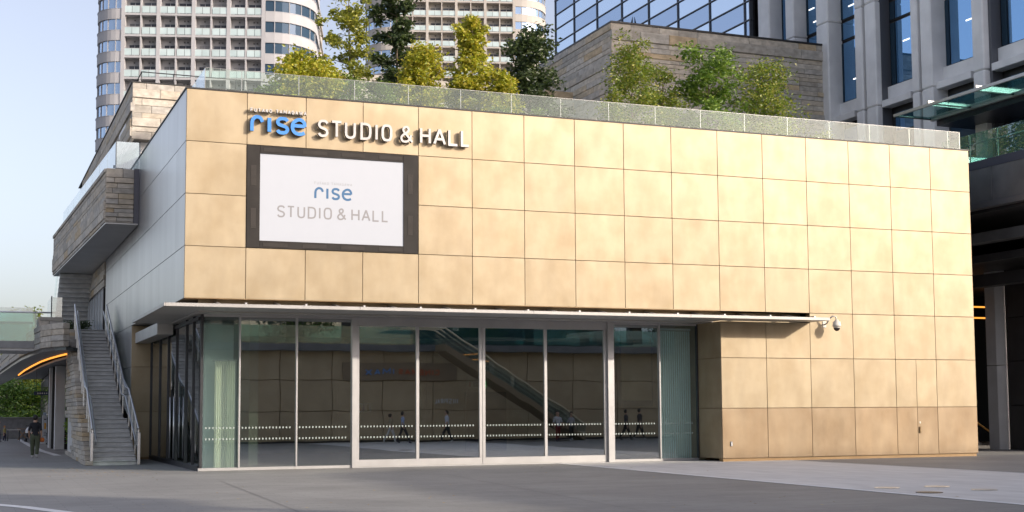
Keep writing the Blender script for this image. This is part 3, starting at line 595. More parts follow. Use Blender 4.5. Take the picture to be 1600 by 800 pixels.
# hedge on the landing
def leaves(rng, pts, size, flat=.5):
    """diamond leaves with a bent midrib"""
    V, Fc = [], []
    for p in pts:
        s = size*rng.uniform(.65, 1.3); a = rng.uniform(0, 6.283); el = rng.uniform(-.9, .6)
        d = Vector((math.cos(a)*math.cos(el), math.sin(a)*math.cos(el), math.sin(el)))
        n = Vector((rng.gauss(0, 1), rng.gauss(0, 1), rng.gauss(.6, 1))); sd_ = d.cross(n)
        if sd_.length < 1e-3: continue
        sd_.normalize(); up = sd_.cross(d); k = len(V)
        V += [p, p+d*s*.5+sd_*s*.27+up*s*.06, p+d*s-up*s*.08, p+d*s*.5-sd_*s*.27+up*s*.06]
        Fc += [[k, k+1, k+2], [k, k+2, k+3]]
    return V, Fc
def shrub(name, label, cat, loc, rx, ry, h, kind, n, size, seed, group=None, stems=5):
    rng = random.Random(seed); t = thing(name, label, cat, loc, group); L = Vector(loc); pts = []
    cl = [(rng.uniform(-.8, .8), rng.uniform(-.8, .8), rng.uniform(.25, .95)) for _ in range(max(6, n//60))]
    for i in range(n):
        c = rng.choice(cl); q = Vector((c[0]*rx, c[1]*ry, c[2]*h))+Vector((rng.gauss(0, .22)*rx, rng.gauss(0, .22)*ry, rng.gauss(0, .1)*h)); q.z = max(.04, q.z); pts.append(L+q)
    v, f = leaves(rng, pts, size); mesh('foliage', v, f, LF[kind], t)
    geos = []
    for i in range(stems):
        a = rng.uniform(0, 6.28); geos.append(tubegeo([L, L+Vector((math.cos(a)*rx*.3, math.sin(a)*ry*.3, h*.45)), L+Vector((math.cos(a)*rx*.6, math.sin(a)*ry*.6, h*.85))], [.02, .015, .006], 5))
    joined('stem', geos, bark, t); return t
shrub('hedge', 'dark clipped hedge across the top landing behind the long staircase', 'hedge', (-.95, 29.5, 5.35), .7, .4, .85, 'dark', 1500, .12, 3)

# ================================================================== stone balcony, lit stone block, landing windows
rng = random.Random(11)
bal = thing('stone_balcony', 'stone clad cantilevered terrace parapet with glass rail high on the metal side wall', 'balcony', (-.6, 11.8, 8.82))
P0, P1 = (-1.21, 11.8), (-1.85, 33.0)
prism('core', [(P0[0]+.1, 11.84), (-.06, 11.84), (-.06, 33), (P1[0]+.1, 33)], 8.83, 10.86, stone_core, bal)
prism('soffit', [(P0[0]+.0, 11.7), (-.04, 11.72), (-.03, 33), (P1[0], 33)], 8.78, 8.825, soffit, bal)
stones(bal, 'y', P0[0], -.2, 8.83, 10.87, 11.84, rng, ls=(.45, .6, .8), hs=(.16, .2, .24, .34))
ang = math.atan2(P1[0]-P0[0], P1[1]-P0[1])
z = 10.87
while z > 8.85:
    h = min(rng.choice((.16, .2, .24, .34)), z-8.83); u = 0; pr = rng.choice((0, .02, .05))
    while u < 21.1:
        ln = min(rng.choice((1.2, 1.8, 2.4)), 21.2-u); t_ = (u+ln/2)/21.21
        bar('stone', (P0[0]+(P1[0]-P0[0])*t_+.05-pr/2, 11.8+(21.2)*t_, z-h/2), (ln-.012, .14+pr, h-.014), math.pi/2-ang, stone, bal, .012); u += ln
    z -= h
box('edge_trim', -.2, -.01, 11.72, 11.84, 8.8, 10.9, mat('grey_trim', (.1, .1, .12), rough=.4, metal=.4), bal)
br_ = thing('terrace_glass_rail', 'frameless glass rail on top of the stone balcony beside the metal side wall', 'balustrade', (-.6, 12, 10.9))
g_mist = glass('mist_glass', (.8, .88, .88), refl=.16, body=(.62, .7, .74), bodyfac=.35)
bpane = box('pane', -.85, -.02, 11.9, 11.912, 10.92, 11.93, g_mist, br_)
box('post', -.87, -.84, 11.89, 11.93, 10.9, 11.95, dark, br_)
for k in range(8):
    a = k/8.; b = (k+1)/8.-.004; xa, xb = -.86+(-1.5+.86)*a, -.86+(-1.5+.86)*b; ya, yb = 11.95+20*a, 11.95+20*b; z1a, z1b = 11.93, 11.93
    mesh('pane', [(xa, ya, 10.9), (xb, yb, 10.9), (xb, yb, z1b), (xa, ya, z1a), (xa+.012, ya, 10.9), (xb+.012, yb, 10.9), (xb+.012, yb, z1b), (xa+.012, ya, z1a)], [[0, 1, 2, 3], [7, 6, 5, 4], [0, 4, 5, 1], [1, 5, 6, 2], [2, 6, 7, 3], [3, 7, 4, 0]], g_mist, br_)
    box('fixing', xa-.04, xa+.02, ya+.4, ya+.46, 11.0, 11.1, dark, br_)
lit = thing('stone_stair_tower', 'pale sandstone clad block rising behind the hall roof below the apartment tower', 'building', (6, 25, 11.3))
box('core', 1.18, 10, 25.1, 58, 14.68, 17.3, stone_core, lit)
stones(lit, 'y', 1.08, 8.0, 14.65, 17.35, 25.1, rng, hs=(.24, .3, .36, .42), ls=(.9, 1.3, 1.7))
stones(lit, 'x', 25.0, 55, 14.65, 17.35, 1.18, rng, hs=(.3, .36, .42), ls=(1.6, 2.2, 3))
for k in range(5): box('light_slot', 1.0, 1.03, 27+5*k, 30+5*k, 15.5, 15.75, white, lit)
box('cap', 1.04, 10, 24.98, 58, 17.352, 17.4, black, lit)
box('recess_wall', 1.6, 10, 25.9, 57, 11.3, 14.67, conc, lit); 
rl = thing('roof_railing', 'thin dark steel railing on top of the pale sandstone block', 'railing', (3, 25.6, 17.4))
tube('top_rail', [(1.6, 40, 18.1), (1.6, 25.9, 18.1), (8, 25.9, 18.1)], .025, dark, rl)
for k in range(5): tube('post', [(1.6+1.5*k, 25.9, 17.4), (1.6+1.5*k, 25.9, 18.1)], .02, dark, rl, 6)
lw_ = thing('landing_annex', 'stone and dark framed glass wall beside the top landing of the staircase', 'building', (0, 30, 5.35))
box('core', .02, .4, 24.7, 44, 5.35, 8.75, stone_core, lw_); stones(lw_, 'x', 24.7, 40, 7.6, 8.75, .02, rng, ls=(1.5, 2))
for k in range(7):
    wn = box('window', -.06, -.02, 25.0+1.5*k, 26.4+1.5*k, 5.4, 7.55, dark, lw_); box('pane', -.075, -.061, 25.15+1.5*k, 26.25+1.5*k, 5.5, 7.45, mat('lit_pane', (.72, .76, .8), rough=.15, metal=.3), wn)

# ================================================================== upper stone wall boxes behind the roof trees
sbx = thing('stone_roof_block', 'large sandstone clad block on the roof in front of the glass office building', 'building', (29, 19.2, 11.3))
box('core', 23.42, 35.6, 19.1, 34, 11.3, 20.8, stone_core, sbx)
rng = random.Random(5)
stones(sbx, 'y', 23.3, 35.75, 14.6, 20.86, 19.1, rng, first=190, hs=(.2, .24, .27, .27, .34, .5), ls=(1.1, 1.6, 2.2, 3))
stones(sbx, 'x', 19.0, 34, 14.6, 20.86, 23.42, rng, first=110, hs=(.24, .3, .34, .34, .5), ls=(2.2, 3, 4))
box('cap', 23.28, 35.8, 18.96, 34, 20.862, 20.95, black, sbx)
sw2 = thing('garden_wall', 'grey sandstone garden wall standing behind the yellow roof trees', 'wall', (13, 23, 11.3))
zt = at(660, 124, 'Y', 23).z
box('core', 9.6, 22.9, 23.1, 23.5, 11.3, zt-.05, stone_core, sw2); stones(sw2, 'y', 9.5, 23.0, 12.5, zt, 23.1, rng, first=120, ls=(1.1, 1.6, 2.2))

# ================================================================== trees
def tree(name, label, px, py_top, Y, zb, kind, style, n, size, seed, wpx, group=None, lean=0, split=None, first=.25):
    rng = random.Random(seed); py_top += {'bush': 30, 'loose': 32, 'spire': 18, 'cone': 8}.get(style, 0); b = at(px, 150, 'Y', Y); top = at(px+lean, py_top, 'Y', Y)
    base = Vector((b.x, Y, zb)); H = top.z-zb; Wd = wpx*(np.linalg.norm(np.array(base)-CAM))/F/2*1.12; n = int(n*1.7)
    t = thing(name, label, 'tree', base, group)
    pts = []; geos = []; lx = top.x-b.x
    def axis(q): return base+Vector((lx*q, .12*math.sin(q*5+seed), H*q))
    r0_ = max(.035, H*.011)
    geos.append(tubegeo([axis(q) for q in (0, .2, .4, .6, .8, .97)], [r0_*(1-.85*q) for q in (0, .2, .4, .6, .8, .97)], 7))
    def branch(q, a, ln, rise, cl, sp, cnt, droop=0):
        o = axis(q); e = o+Vector((math.cos(a)*ln, math.sin(a)*ln, rise)); md = (o+e)/2+Vector((0, 0, .1*ln))
        geos.append(tubegeo([o, md, e], [r0_*.45*(1-q*.6), r0_*.3*(1-q*.6), .006], 5))
        for c in range(cl):
            s = rng.uniform(.35, 1.05); m_ = o.lerp(md, min(1, 2*s)) if s < .5 else md.lerp(e, 2*s-1)
            ctr = m_+Vector((rng.gauss(0, sp*.6), rng.gauss(0, sp*.6), rng.gauss(0, sp*.45)-droop*s))
            for k in range(cnt): pts.append(ctr+Vector((rng.gauss(0, sp*.5), rng.gauss(0, sp*.5), rng.gauss(0, sp*.38))))
    if style == 'bush':
        nb = 34; cnt = max(4, n//(nb*5))
        for i in range(nb):
            q = first+(1-first)*(i+.5)/nb*.98; env = math.sin(min(1, (q-first+.06)/(1-first+.06)*1.0)*math.pi)**.55*(1-.25*q)
            branch(q, i*2.399+rng.uniform(-.3, .3), Wd*env*rng.uniform(.55, 1.1), H*.10*rng.uniform(.4, 1.5), 5, Wd*.24, cnt)
    elif style == 'spire':
        nb = 38; cnt = max(4, n//(nb*5))
        for i in range(nb):
            q = first+(1-first)*(i+.5)/nb*.98; env = (1.05-.35*q/.62) if q < .62 else (.34 if q < .88 else .34*(1-q)/.12+.05)
            branch(q, i*2.399+rng.uniform(-.3, .3), Wd*env*rng.uniform(.55, 1.05), H*.07*rng.uniform(.3, 1.4), 5, Wd*(.2 if q < .62 else .12), cnt)
    elif style == 'cone':
        nb = 30; cnt = max(4, n//(nb*5))
        for i in range(nb):
            q = first+(1-first)*(i/nb); env = ((1-q)/(1-first))**.8*rng.uniform(.6, 1.08)+.08
            branch(q, i*2.399, Wd*env, -H*.02*rng.uniform(-1, 2), 5, Wd*.15, cnt, droop=.1)
    elif style == 'sparse':
        nb = 22; cnt = max(4, n//(nb*4))
        for i in range(nb):
            q = first+(1-first)*(i/nb); env = (1-.55*(q-first)/(1-first))*rng.choice((.5, .8, 1.05))
            branch(q, i*2.399+rng.uniform(-.4, .4), Wd*env, H*.03*rng.uniform(-.6, 1.2), 4, Wd*.14, cnt, droop=.08)
    elif style == 'loose':
        nb = 18; cnt = max(4, n//(nb*4))
        for i in range(nb):
            q = first+(1-first)*(i/nb)*.9; env = rng.uniform(.45, 1.1)*(1-.35*q)
            branch(q, i*2.399, Wd*env, H*.16*rng.uniform(.3, 1.4), 4, Wd*.24, cnt)
    v, f = leaves(rng, pts, size); mesh('crown', v, f, LF[kind], t); joined('trunk', geos, bark, t); return t
GRP = 'trees planted on the hall roof'
ZB = 11.3
tree('tree', 'broad yellow green bushy tree behind the balustrade above the rise sign', 470, 74, 5.5, ZB, 'yellow', 'bush', 5200, .15, 1, 112, GRP, first=.12)
tree('tree', 'low lime green sapling leaning left from the broad yellow bush', 432, 104, 5.0, ZB, 'lime', 'loose', 900, .13, 2, 60, GRP, lean=-10)
tree('tree', 'yellow green bushy tree leaning on the broad bush, beside the tall feathery tree', 512, 82, 6.2, ZB, 'yellow', 'bush', 2600, .14, 31, 62, GRP, first=.15)
tree('feathery_tree', 'tall feathery light tree with a bare straight trunk in front of the gap between towers', 546, -20, 9, ZB, 'cypress', 'sparse', 3000, .17, 3, 128, GRP, first=.22)
tree('conifer', 'tall dark conifer standing against the balconies of the farther apartment tower', 621, -25, 14, ZB, 'dark', 'sparse', 4200, .22, 4, 118, GRP, first=.3)
tree('tree', 'round yellow tree with branching trunk left of the tallest yellow tree', 660, 56, 6.5, ZB, 'yellow', 'bush', 3800, .15, 5, 86, GRP, first=.28)
tree('tree', 'tallest golden yellow tree with a narrow pointed top above the balustrade', 742, 20, 6.5, ZB, 'yellow', 'spire', 6200, .15, 6, 108, GRP, lean=-6, first=.14)
tree('tree', 'orange tinged yellow tree close beside the tallest golden tree', 783, 92, 5.8, ZB, 'yellow', 'bush', 2600, .14, 7, 66, GRP, first=.08)
tree('tree', 'dark green bushy tree low between the yellow trees', 718, 102, 8, ZB, 'green', 'bush', 1800, .14, 8, 55, GRP, first=.1)
tree('conifer', 'dark conifer with a thin pointed top beside the sandstone roof block', 826, 36, 13, ZB, 'dark', 'cone', 6800, .2, 9, 165, GRP, first=.1)
tree('tree', 'slim olive tree at the corner of the sandstone roof block', 984, 56, 12, ZB, 'olive', 'bush', 5200, .14, 10, 112, GRP, lean=6, first=.12)
tree('tree', 'thin reddish olive sapling between the slim olive tree and the maple', 1036, 74, 12.5, ZB, 'olive', 'loose', 2300, .13, 11, 76, GRP, first=.3)
tree('maple_tree', 'fresh green maple with open crown against the sandstone roof block', 1106, 62, 12, ZB, 'parkgreen', 'loose', 4000, .18, 12, 122, GRP, first=.3)
tree('tree', 'olive green tree near the office end of the sandstone roof block', 1192, 90, 12, ZB, 'olive', 'bush', 4400, .15, 13, 124, GRP, first=.2)
tree('tree', 'dark green low tree below the thin conifer and sandstone block corner', 955, 120, 11, ZB, 'olive', 'bush', 1200, .14, 14, 40, GRP, first=.1)
tree('sapling', 'bright lime sapling standing just behind the glass left of the round yellow tree', 601, 104, 5, ZB, 'lime', 'loose', 520, .12, 15, 40, GRP, first=.35)
tree('sapling', 'bright lime sapling at the foot of the tall feathery tree', 553, 92, 5.5, ZB, 'lime', 'loose', 800, .13, 16, 62, GRP, first=.25)
for k, (px, Y, kind, lab) in enumerate([(590, 10, 'olive', 'dim olive shrub under the tall dark conifer'), (640, 11, 'dark', 'dark shrub behind the round yellow tree'), (855, 9, 'dark', 'dark shrub at the foot of the pointed conifer'), (1090, 10, 'green', 'green shrub at the foot of the maple')]):
    b = at(px, 150, 'Y', Y); shrub('shrub', lab, 'shrub', (b.x, Y, ZB), 1.3, .9, 2.6 if k < 2 else 1.9, kind, 1500, .15, 40+k, 'shrubs on the hall roof')
for k, (px, Y) in enumerate([(1128, 2.2), (1150, 2.4), (1196, 2.2), (1222, 2.3), (1270, 2.5), (1292, 2.4), (840, 2.0), (800, 2.2)]):
    b = at(px, 190, 'Y', Y); shrub('shrub', ['small loose olive shrub behind the roof edge glass, below the maple', 'small olive shrub behind the roof edge glass, next to the one below the maple', 'small olive shrub behind the roof edge glass, below the end olive tree', 'second small shrub behind the roof edge glass below the end olive tree', 'tiny olive shrub behind the roof edge glass, past the last tree', 'tiny olive shrub behind the glass, closest to the office fins', 'lime shrub behind the roof edge glass at the foot of the pointed conifer', 'lime shrub behind the roof edge glass at the foot of the orange tinged tree'][k], 'shrub', (b.x, Y, ZB), .55, .4, .98 if k < 4 else .8, 'olive' if k < 6 else 'lime', 420, .10, 60+k, 'small shrubs behind the roof edge glass')
structure(box('planting_bed', 1.2, 22.8, 1.6, 18.9, 11.301, 11.33, soil))

# ================================================================== apartment towers
wvar = mat('tower_window', (.8, .8, .85), rough=.25, ramp=[(0, (.035, .037, .045)), (.45, (.06, .065, .075)), (.7, (.1, .11, .13)), (.84, (.2, .2, .19)), (.93, (.34, .33, .31))])
def tower(name, label, org, rotz, width, bays, zlo, nfl, fh, cw, depth, wall_m, side_m, glass_m, wl=5.5, wr=8.0):
    """front face along local x at local y=0, curved glazed corner bays at both ends"""
    t = thing(name, label, 'building', org); t.rotation_euler.z = rotz
    def lb(nm, x0, x1, y0, y1, z0, z1, m, par=t, bev=0):
        o = bpy.data.objects.new(nm, boxmesh(abs(x1-x0), abs(y1-y0), abs(z1-z0), m, bev)); COL.objects.link(o); o.parent = par
        c = Vector(((x0+x1)/2, (y0+y1)/2, (z0+z1)/2)); o.location = c-(LO[par] if par in LO else Vector()); LO[o] = c; return o
    LO = {}
    lb('core', 0, width, 1.4, depth, 0, zlo+nfl*fh, wall_m)
    lb('lower_wall', -wl*.8, width+wr*.8, 1.8, depth, 0, zlo-.1, wall_m)
    bw_ = width/bays
    for i in range(2*bays+1):
        thick = .55 if i % 2 == 0 else .2
        x = i*bw_/2; lb('pier', x-thick/2, x+thick/2, -.12 if i % 2 == 0 else -.05, 1.39, zlo, zlo+nfl*fh, wall_m)
    pf = []
    def corner(x0, s, wd, z0, z1, inset, m, nm, par, n=10):
        P = []
        for k in range(n+1):
            a = math.pi/2*k/n; P.append((x0+s*(wd-inset)*math.sin(a)**.9, (wd*1.0)*(1-math.cos(a))*(1.0)+inset))
        Pi = [(x0, 4)]; pts = P+[(x0+s*(wd-inset), wd+8), (x0, wd+8)]
        nn = len(pts); v = [(a, b, z0) for a, b in pts]+[(a, b, z1) for a, b in pts]
        f = [list(range(nn)), list(range(nn, 2*nn))]+[[i, (i+1) % nn, nn+(i+1) % nn, nn+i] for i in range(nn)]
        me = bpy.data.meshes.new(nm); me.from_pydata(v, [], f); me.materials.append(m); o = bpy.data.objects.new(nm, me); COL.objects.link(o); o.parent = par; LO[o] = Vector(); return o, P
    for k in range(nfl):
        z = zlo+k*fh
        fl = lb('floor_slab', -.1, width+.1, -.1, 1.39, z-.16, z+.16, wall_m)
        for i in range(2*bays):
            x0, x1 = i*bw_/2+.3, (i+1)*bw_/2-.3
            xm = (x0+x1)/2
            for a, b in ((x0-.12, xm-.03), (xm+.03, x1+.12)): lb('balustrade', a, b, -.04, 0, z+.24, z+1.22, g_frost, fl)
            lb('rail', x0-.15, x1+.15, -.05, .01, z+1.23, z+1.29, wall_m, fl)
            off = .45 if i % 2 == 0 else .0
            lb('window', x0+off, x1-.2+off*.4, 1.32, 1.385, z+.2, z+2.1, wvar, fl)
            lb('frame', xm+off*.5-.04, xm+off*.5+.04, 1.28, 1.315, z+.2, z+2.1, side_m, fl)
            for q in (.35, .6) if i % 2 else (.55,): 
                lb('vent', x0+(x1-x0)*q, x0+(x1-x0)*q+.22, 1.25, 1.38, z+2.5, z+2.7, mat('tower_vent', (.12, .12, .12)), fl)
        for s, x0, wd in ((-1, -.3, wl), (1, width+.3, wr)):
            band, _ = corner(x0, s, wd, z-.75, z+.75, 0, wall_m, 'band', t)
            bd2, _ = corner(x0, s, wd+.06, z+.751, z+.83, -.02, side_m, 'band_edge', t)
            win, P = corner(x0, s, wd, z+.831, z+fh-.752, .18, glass_m if s < 0 else (glass_m if name2 else g_dk), 'corner_window', t)
            for j in range(1, len(P), 2):
                a, b = P[j]
                lb('mullion', a-.06+s*.03, a+.06+s*.03, b-.1, b+.06, z+.832, z+fh-.753, wall_m if s > 0 else side_m, win)
    return t
twall = mat('tower_wall', (.37, .37, .385), (.42, .42, .435), scale=.3, rough=.8); tside = mat('tower_trim', (.36, .36, .38), rough=.6)
twarm = mat('tower_warm_wall', (.40, .375, .345), (.45, .425, .39), scale=.3, rough=.8); 
g_dk = glass('tower_dark_glass', (.2, .25, .3), refl=.05, body=(.03, .06, .09), bodyfac=.8, gcol=(.6, .75, 1))
D1, D2 = 206., 275.
def bearing(px, d): 
    q = at(px, 60, 'Y', 100); v = Vector((q.x-CAM[0], q.y-CAM[1])); v.normalize(); return Vector((CAM[0]+v.x*d, CAM[1]+v.y*d, 0))
rz1 = R(-21.8+5)
a = bearing(192, D1); b_ = bearing(412, D1); W1 = (b_-a).length/1.0
zf = lambda py, d: CAM[2]+(642-py)*d/F*math.cos(R(14))*1.03
name2 = False
fh1 = 33.3*D1/F*1.0
tower('apartment_tower', 'grey apartment tower with frosted balconies and blue glazed curved corners rising behind the stone block', a, rz1, W1, 4, at(250, 260, 'Y', a.y).z, 10, fh1, 0, 34, twall, tside, g_tower, wl=4.2, wr=7.2)
# side wing of the first tower, seen past its curved corner
c = bearing(528, D1+22)
name2 = True
a2 = bearing(622, D2); b2 = bearing(804, D2); W2 = (b2-a2).length
fh2 = 24.6*D2/F
tower('apartment_tower', 'warm white apartment tower farther back with stacked balconies behind the roof trees', a2, rz1, W2, 4, at(700, 150, 'Y', a2.y).z, 9, fh2, 0, 40, twarm, mat('warm_trim', (.5, .47, .43), rough=.6), g_tower, wl=6.5, wr=7.0)
# flank of tower one with small windows
fk = thing('tower_flank', 'pale window wall flank of the nearer apartment tower, past its curved corner', 'building', bearing(482, D1+10))
fk.rotation_euler.z = rz1
def flank(t, z0, n, fh, ln, m):
    def lb(nm, x0, x1, y0, y1, za, zb, mm, par, pc=Vector()):
        o = bpy.data.objects.new(nm, boxmesh(x1-x0, y1-y0, zb-za, mm, 0)); COL.objects.link(o); o.parent = par; c = Vector(((x0+x1)/2, (y0+y1)/2, (za+zb)/2)); o.location = c-pc; return o, c
    lb('wall', -6, 0, 0, ln, 0, z0+n*fh, m, t)
    for k in range(n):
        for j in range(8):
            y = 2+j*4.2; wn, c = lb('window', 0, .05, y, y+2.2, z0+k*fh+.9, z0+k*fh+2.6, mat('tower_dark', (.03, .03, .035)), t); lb('sill', 0, .12, y-.1, y+2.3, z0+k*fh+.75, z0+k*fh+.88, m, wn, c)
        lb('band', 0, .3, 0, ln, z0+k*fh-.1, z0+k*fh+.15, m, t)
flank(fk, at(500, 200, 'Y', 170).z, 9, fh1, 42, twarm)

# ================================================================== office building on the far end
off = thing('office_building', 'office block with blue glass curtain wall and grey concrete fins beyond the sandstone block', 'building', (36, 20, 11))
XO = 36.0
structure(box('terrace', 30.35, 60, -1.28, 60, 11.0, 11.28, podium)) 
box('core', XO+1.2, 62, 4, 54.7, 11.3, 60, mat('office_core', (.05, .06, .08), rough=.6), off)
cm = [54.8, 51.3]+[47.28-4.02*k for k in range(6)]
zr_ = [19.84+1.14*k for k in range(18)]
frame_m = mat('frame_grey', (.10, .11, .13), rough=.5, metal=.3)
cw_ = box('curtain_frame', XO+.2, XO+.3, 26.5, 55, 19, 40, black, off)
for a, b in zip(cm, cm[1:]+[26.6]):
    for k in range(len(zr_)-1):
        box('pane', XO+.05, XO+.07, b+.04, a-.04, zr_[k]+.04, zr_[k+1]-.04, g_curtain if (k+int(a)) % 5 else g_spandrel, cw_)
for y in cm+[26.6]: box('mullion', XO-.03, XO+.2, y-.035, y+.035, 19, 40, frame_m, cw_)
for z in zr_: box('transom', XO-.025, XO+.199, 26.5, 54.9, z-.03, z+.03, frame_m, cw_)
for y, z in ((33.0, 21.45), (45.1, 24.75), (51.6, 24.75), (41.5, 28.75)):
    v = [(XO-.02, y, z-1.6), (XO-.45, y, z-1.6), (XO-.02, y, z-.1), (XO-.02, y+.05, z-1.6), (XO-.45, y+.05, z-1.6), (XO-.02, y+.05, z-.1)]
    mesh('open_vent', v, [[0, 1, 2], [5, 4, 3], [0, 3, 4, 1], [1, 4, 5, 2], [2, 5, 3, 0]], black, cw_)
fin_m = mat('white_concrete', (.76, .755, .75), (.85, .845, .84), scale=1.2, rough=.85, rand=.04, bump=.1)
# fins facade towards the camera
fin_y = [at(px, 60, 'X', XO).y for px in (1241, 1300, 1352, 1372, 1441, 1462, 1542, 1560)]
def finset(y0, y1, zlo):
    """one bay between two fins: window, sill panel, ledge"""
    for kf, (zs, zt_) in enumerate(((17.7, 20.93), (21.0, 22.0), (22.1, 25.6), (26.4, 30.4))):
        if zt_ < zlo: continue
        wn = box('window', XO+.55, XO+.6, y0, y1, zs, zt_, dark, off); box('pane', XO+.5, XO+.52, y0+.07, y1-.5, zs+.06, zt_-.06, g_blue, wn); box('side_pane', XO+.5, XO+.521, y1-.42, y1-.06, zs+.06, zt_-.06, g_dk, wn)
    if zlo < 17: 
        box('sill_panel', XO+.3, XO+.5, y0, y1, 16.95, 17.66, fin_m, off); box('ledge', XO-.1, XO+.5, y0, y1, 16.6, 16.94, fin_m, off, .02)
        wn = box('window', XO+.55, XO+.6, y0, y1, 11.4, 16.5, dark, off); box('pane', XO+.5, XO+.52, y0+.4, y1-.3, 15.4, 16.3, g_blue, wn)
        box('pane', XO+.5, XO+.52, y0+.4, y1-.3, 11.5, 15.3, g_dk, wn)
    box('spandrel', XO+.3, XO+.54, y0, y1, 25.62, 26.38, fin_m, off)
bays_ = [(1213, 1235, 20), (1252, 1283, 20), (1305, 1343, 0), (1386, 1432, 0), (1470, 1527, 0), (1560, 1625, 0)]
for a, b, zl in bays_:
    ya, yb = at(a, 100, 'X', XO+.3).y, at(b, 100, 'X', XO+.3).y; finset(yb, ya, zl)
    box('mullion', XO-.02, XO+.54, ya+.02, ya+.45, 11.4 if zl == 0 else 19, 40, mat('grey_mullion', (.13, .135, .15), rough=.5, metal=.3), off)
for a, b in ((1193, 1212), (1236, 1250), (1284, 1304), (1344, 1357), (1360, 1378), (1432, 1444), (1447, 1466), (1528, 1548)):
    ya, yb = at(a, 100, 'X', XO).y, at(b, 100, 'X', XO).y
    for z0, z1 in ((11.3, 16.7), (16.72, 22.0), (22.02, 28), (28.02, 40)): box('fin', XO-.35, XO+.6, yb+.04, ya-.04, z0, z1, fin_m, off, .06)
box('wall', XO+.62, XO+.7, 3.9, 26.4, 11.3, 40, dark, off)
lt = mat('ceiling_light', (1, .96, .88), emit=1)
for k, (px, py) in enumerate([(1268, 14), (1275, 33), (1330, 8), (1338, 122), (1416, 62), (1515, 30), (1210, 42)]):
    q = at(px, py, 'X', XO+.48); ll = box('ceiling_lamp', XO+.47, XO+.485, q.y-.25, q.y+.25, q.z-.03, q.z+.03, lt, off)
# glass canopy over the terrace
gc = thing('terrace_canopy', 'green glass canopy on dark steel ribs over the office terrace', 'canopy', (33, 0, 14.6))
for k in range(4):
    y1 = 8.4-2.6*k; box('pane', 32.05, 33.95, y1-2.54, y1, 14.66, 14.675, g_teal, gc); box('rib', 32.0, 34.0, y1-.02, y1+.04, 14.6, 14.655, dark, gc)
box('edge_beam', 31.95, 32.05, -1.9, 8.45, 14.6, 14.72, alu, gc); box('edge_beam', 33.95, 34.1, -1.9, 8.45, 14.55, 14.72, alu, gc)
box('soffit', 34.1, 36.4, -1.9, 8.2, 14.3, 14.7, mat('navy_soffit', (.03, .034, .05), (.045, .05, .07), rough=.3, metal=.3), gc)
for k in range(3): box('bracket', 32.3, 35.5, 6.5-3*k, 6.6-3*k, 14.74, 14.95, alu, gc)
tr_ = thing('terrace_balustrade', 'green tinted glass balustrade with a steel handrail along the terrace edge beyond the hall', 'balustrade', (30, 0, 11.3))
for k in range(3): 
    y1 = 3.4-1.55*k; box('pane', 30.4, 30.412, y1-1.52, y1, 11.3, 12.42, g_teal, tr_); box('post', 30.43, 30.47, y1-.03, y1+.01, 11.28, 12.4, dark, tr_)
tube('handrail', [(30.52, 3.4, 12.05), (30.52, -1.25, 12.05)], .025, steel, tr_)
for k in range(5): box('pane', 28.9+1.4*k, 30.25+1.4*k, 5.5, 5.512, 11.28, 12.4, g_teal, tr_); box('post', 28.9+1.4*k, 28.93+1.4*k, 5.52, 5.55, 11.28, 12.4, dark, tr_)
# ------------------------------------------------------------------ podium below the terrace
pod = thing('podium_building', 'dark grey podium with overhanging spandrel and tall column beyond the hall end', 'building', (35, 5, 0))
for k in range(3):
    y1 = 4.1-1.8*k; box('spandrel', 30.3, 30.5, y1-1.78, y1, 9.66, 10.96, podium, pod, .01)
box('spandrel_cap', 30.29, 30.55, -1.3, 4.1, 10.962, 11.29, mat('navy_cap', (.06, .065, .1), rough=.4, metal=.3), pod)
box('gutter', 30.25, 30.6, -1.3, 4.1, 9.42, 9.65, mat('gutter', (.16, .165, .18), rough=.4, metal=.4), pod, .01)
box('slab', 30.6, 50, -1.25, 30, 9.3, 9.6, podium_dark, pod)
box('beam', 31.4, 32.0, -.9, 14, 8.3, 8.7, podium, pod, .01); box('beam', 33.0, 33.6, -.5, 14, 6.75, 7.25, podium_dark, pod)
box('slab', 32, 50, 0, 34, 7.6, 7.9, podium_dark, pod)
box('slab', 28.9, 34, 8, 34, 9.31, 9.59, podium_dark, pod)
cp = at(1566, 704, 'Z', 0)
colm = mat('column_metal', (.52, .53, .56), (.6, .61, .64), scale=1, rough=.4, metal=.3)
for z0, z1 in ((0, 3.55), (3.58, 7.6)):
    cc = [at(1551.5, 703, 'Z', 0), at(1571, 703, 'Z', 0), at(1580, 705, 'Z', 0)]
    x0 = 35.0; prism('column', [(x0, 6.55), (x0, 5.95), (x0+.18, 5.62), (x0+.8, 5.62), (x0+.8, 6.55)], z0, z1, colm, pod)
for j in range(4):
    for k in range(2): box('wall_panel', 35.05, 35.15, 5.35-1.8*(k+1)+.01, 5.35-1.8*k-.01, .02+1.85*j, 1.85*(j+1)-.01, podium_dark, pod, .01)
box('wall', 35.17, 35.4, 1.7, 5.5, 0, 7.6, black, pod); box('far_wall', 28.9, 45, 30, 30.3, 0, 9.3, black, pod); box('passage_wall', 44, 44.3, 5, 30, 0, 9.3, black, pod)
amber = mat('amber_led', (1, .36, .05), emit=.9)
for y_, z_ in ((14, 6.75), (14, 6.2)): box('light_strip', 29.0, 42, y_, y_+.06, z_, z_+.07, amber, pod)
es = thing('escalator', 'dark escalator with amber handrail edges in the passage beside the podium column', 'escalator', (36, 12, 0))
for k, (y_, dz) in enumerate(((12, 0), (12.9, .4), (13.6, -.7))): 
    tube('handrail', [(32, y_, 5.2+dz), (41, y_, -.1+dz)], .035, mat('amber_rail', (.5, .28, .08), rough=.4), es)
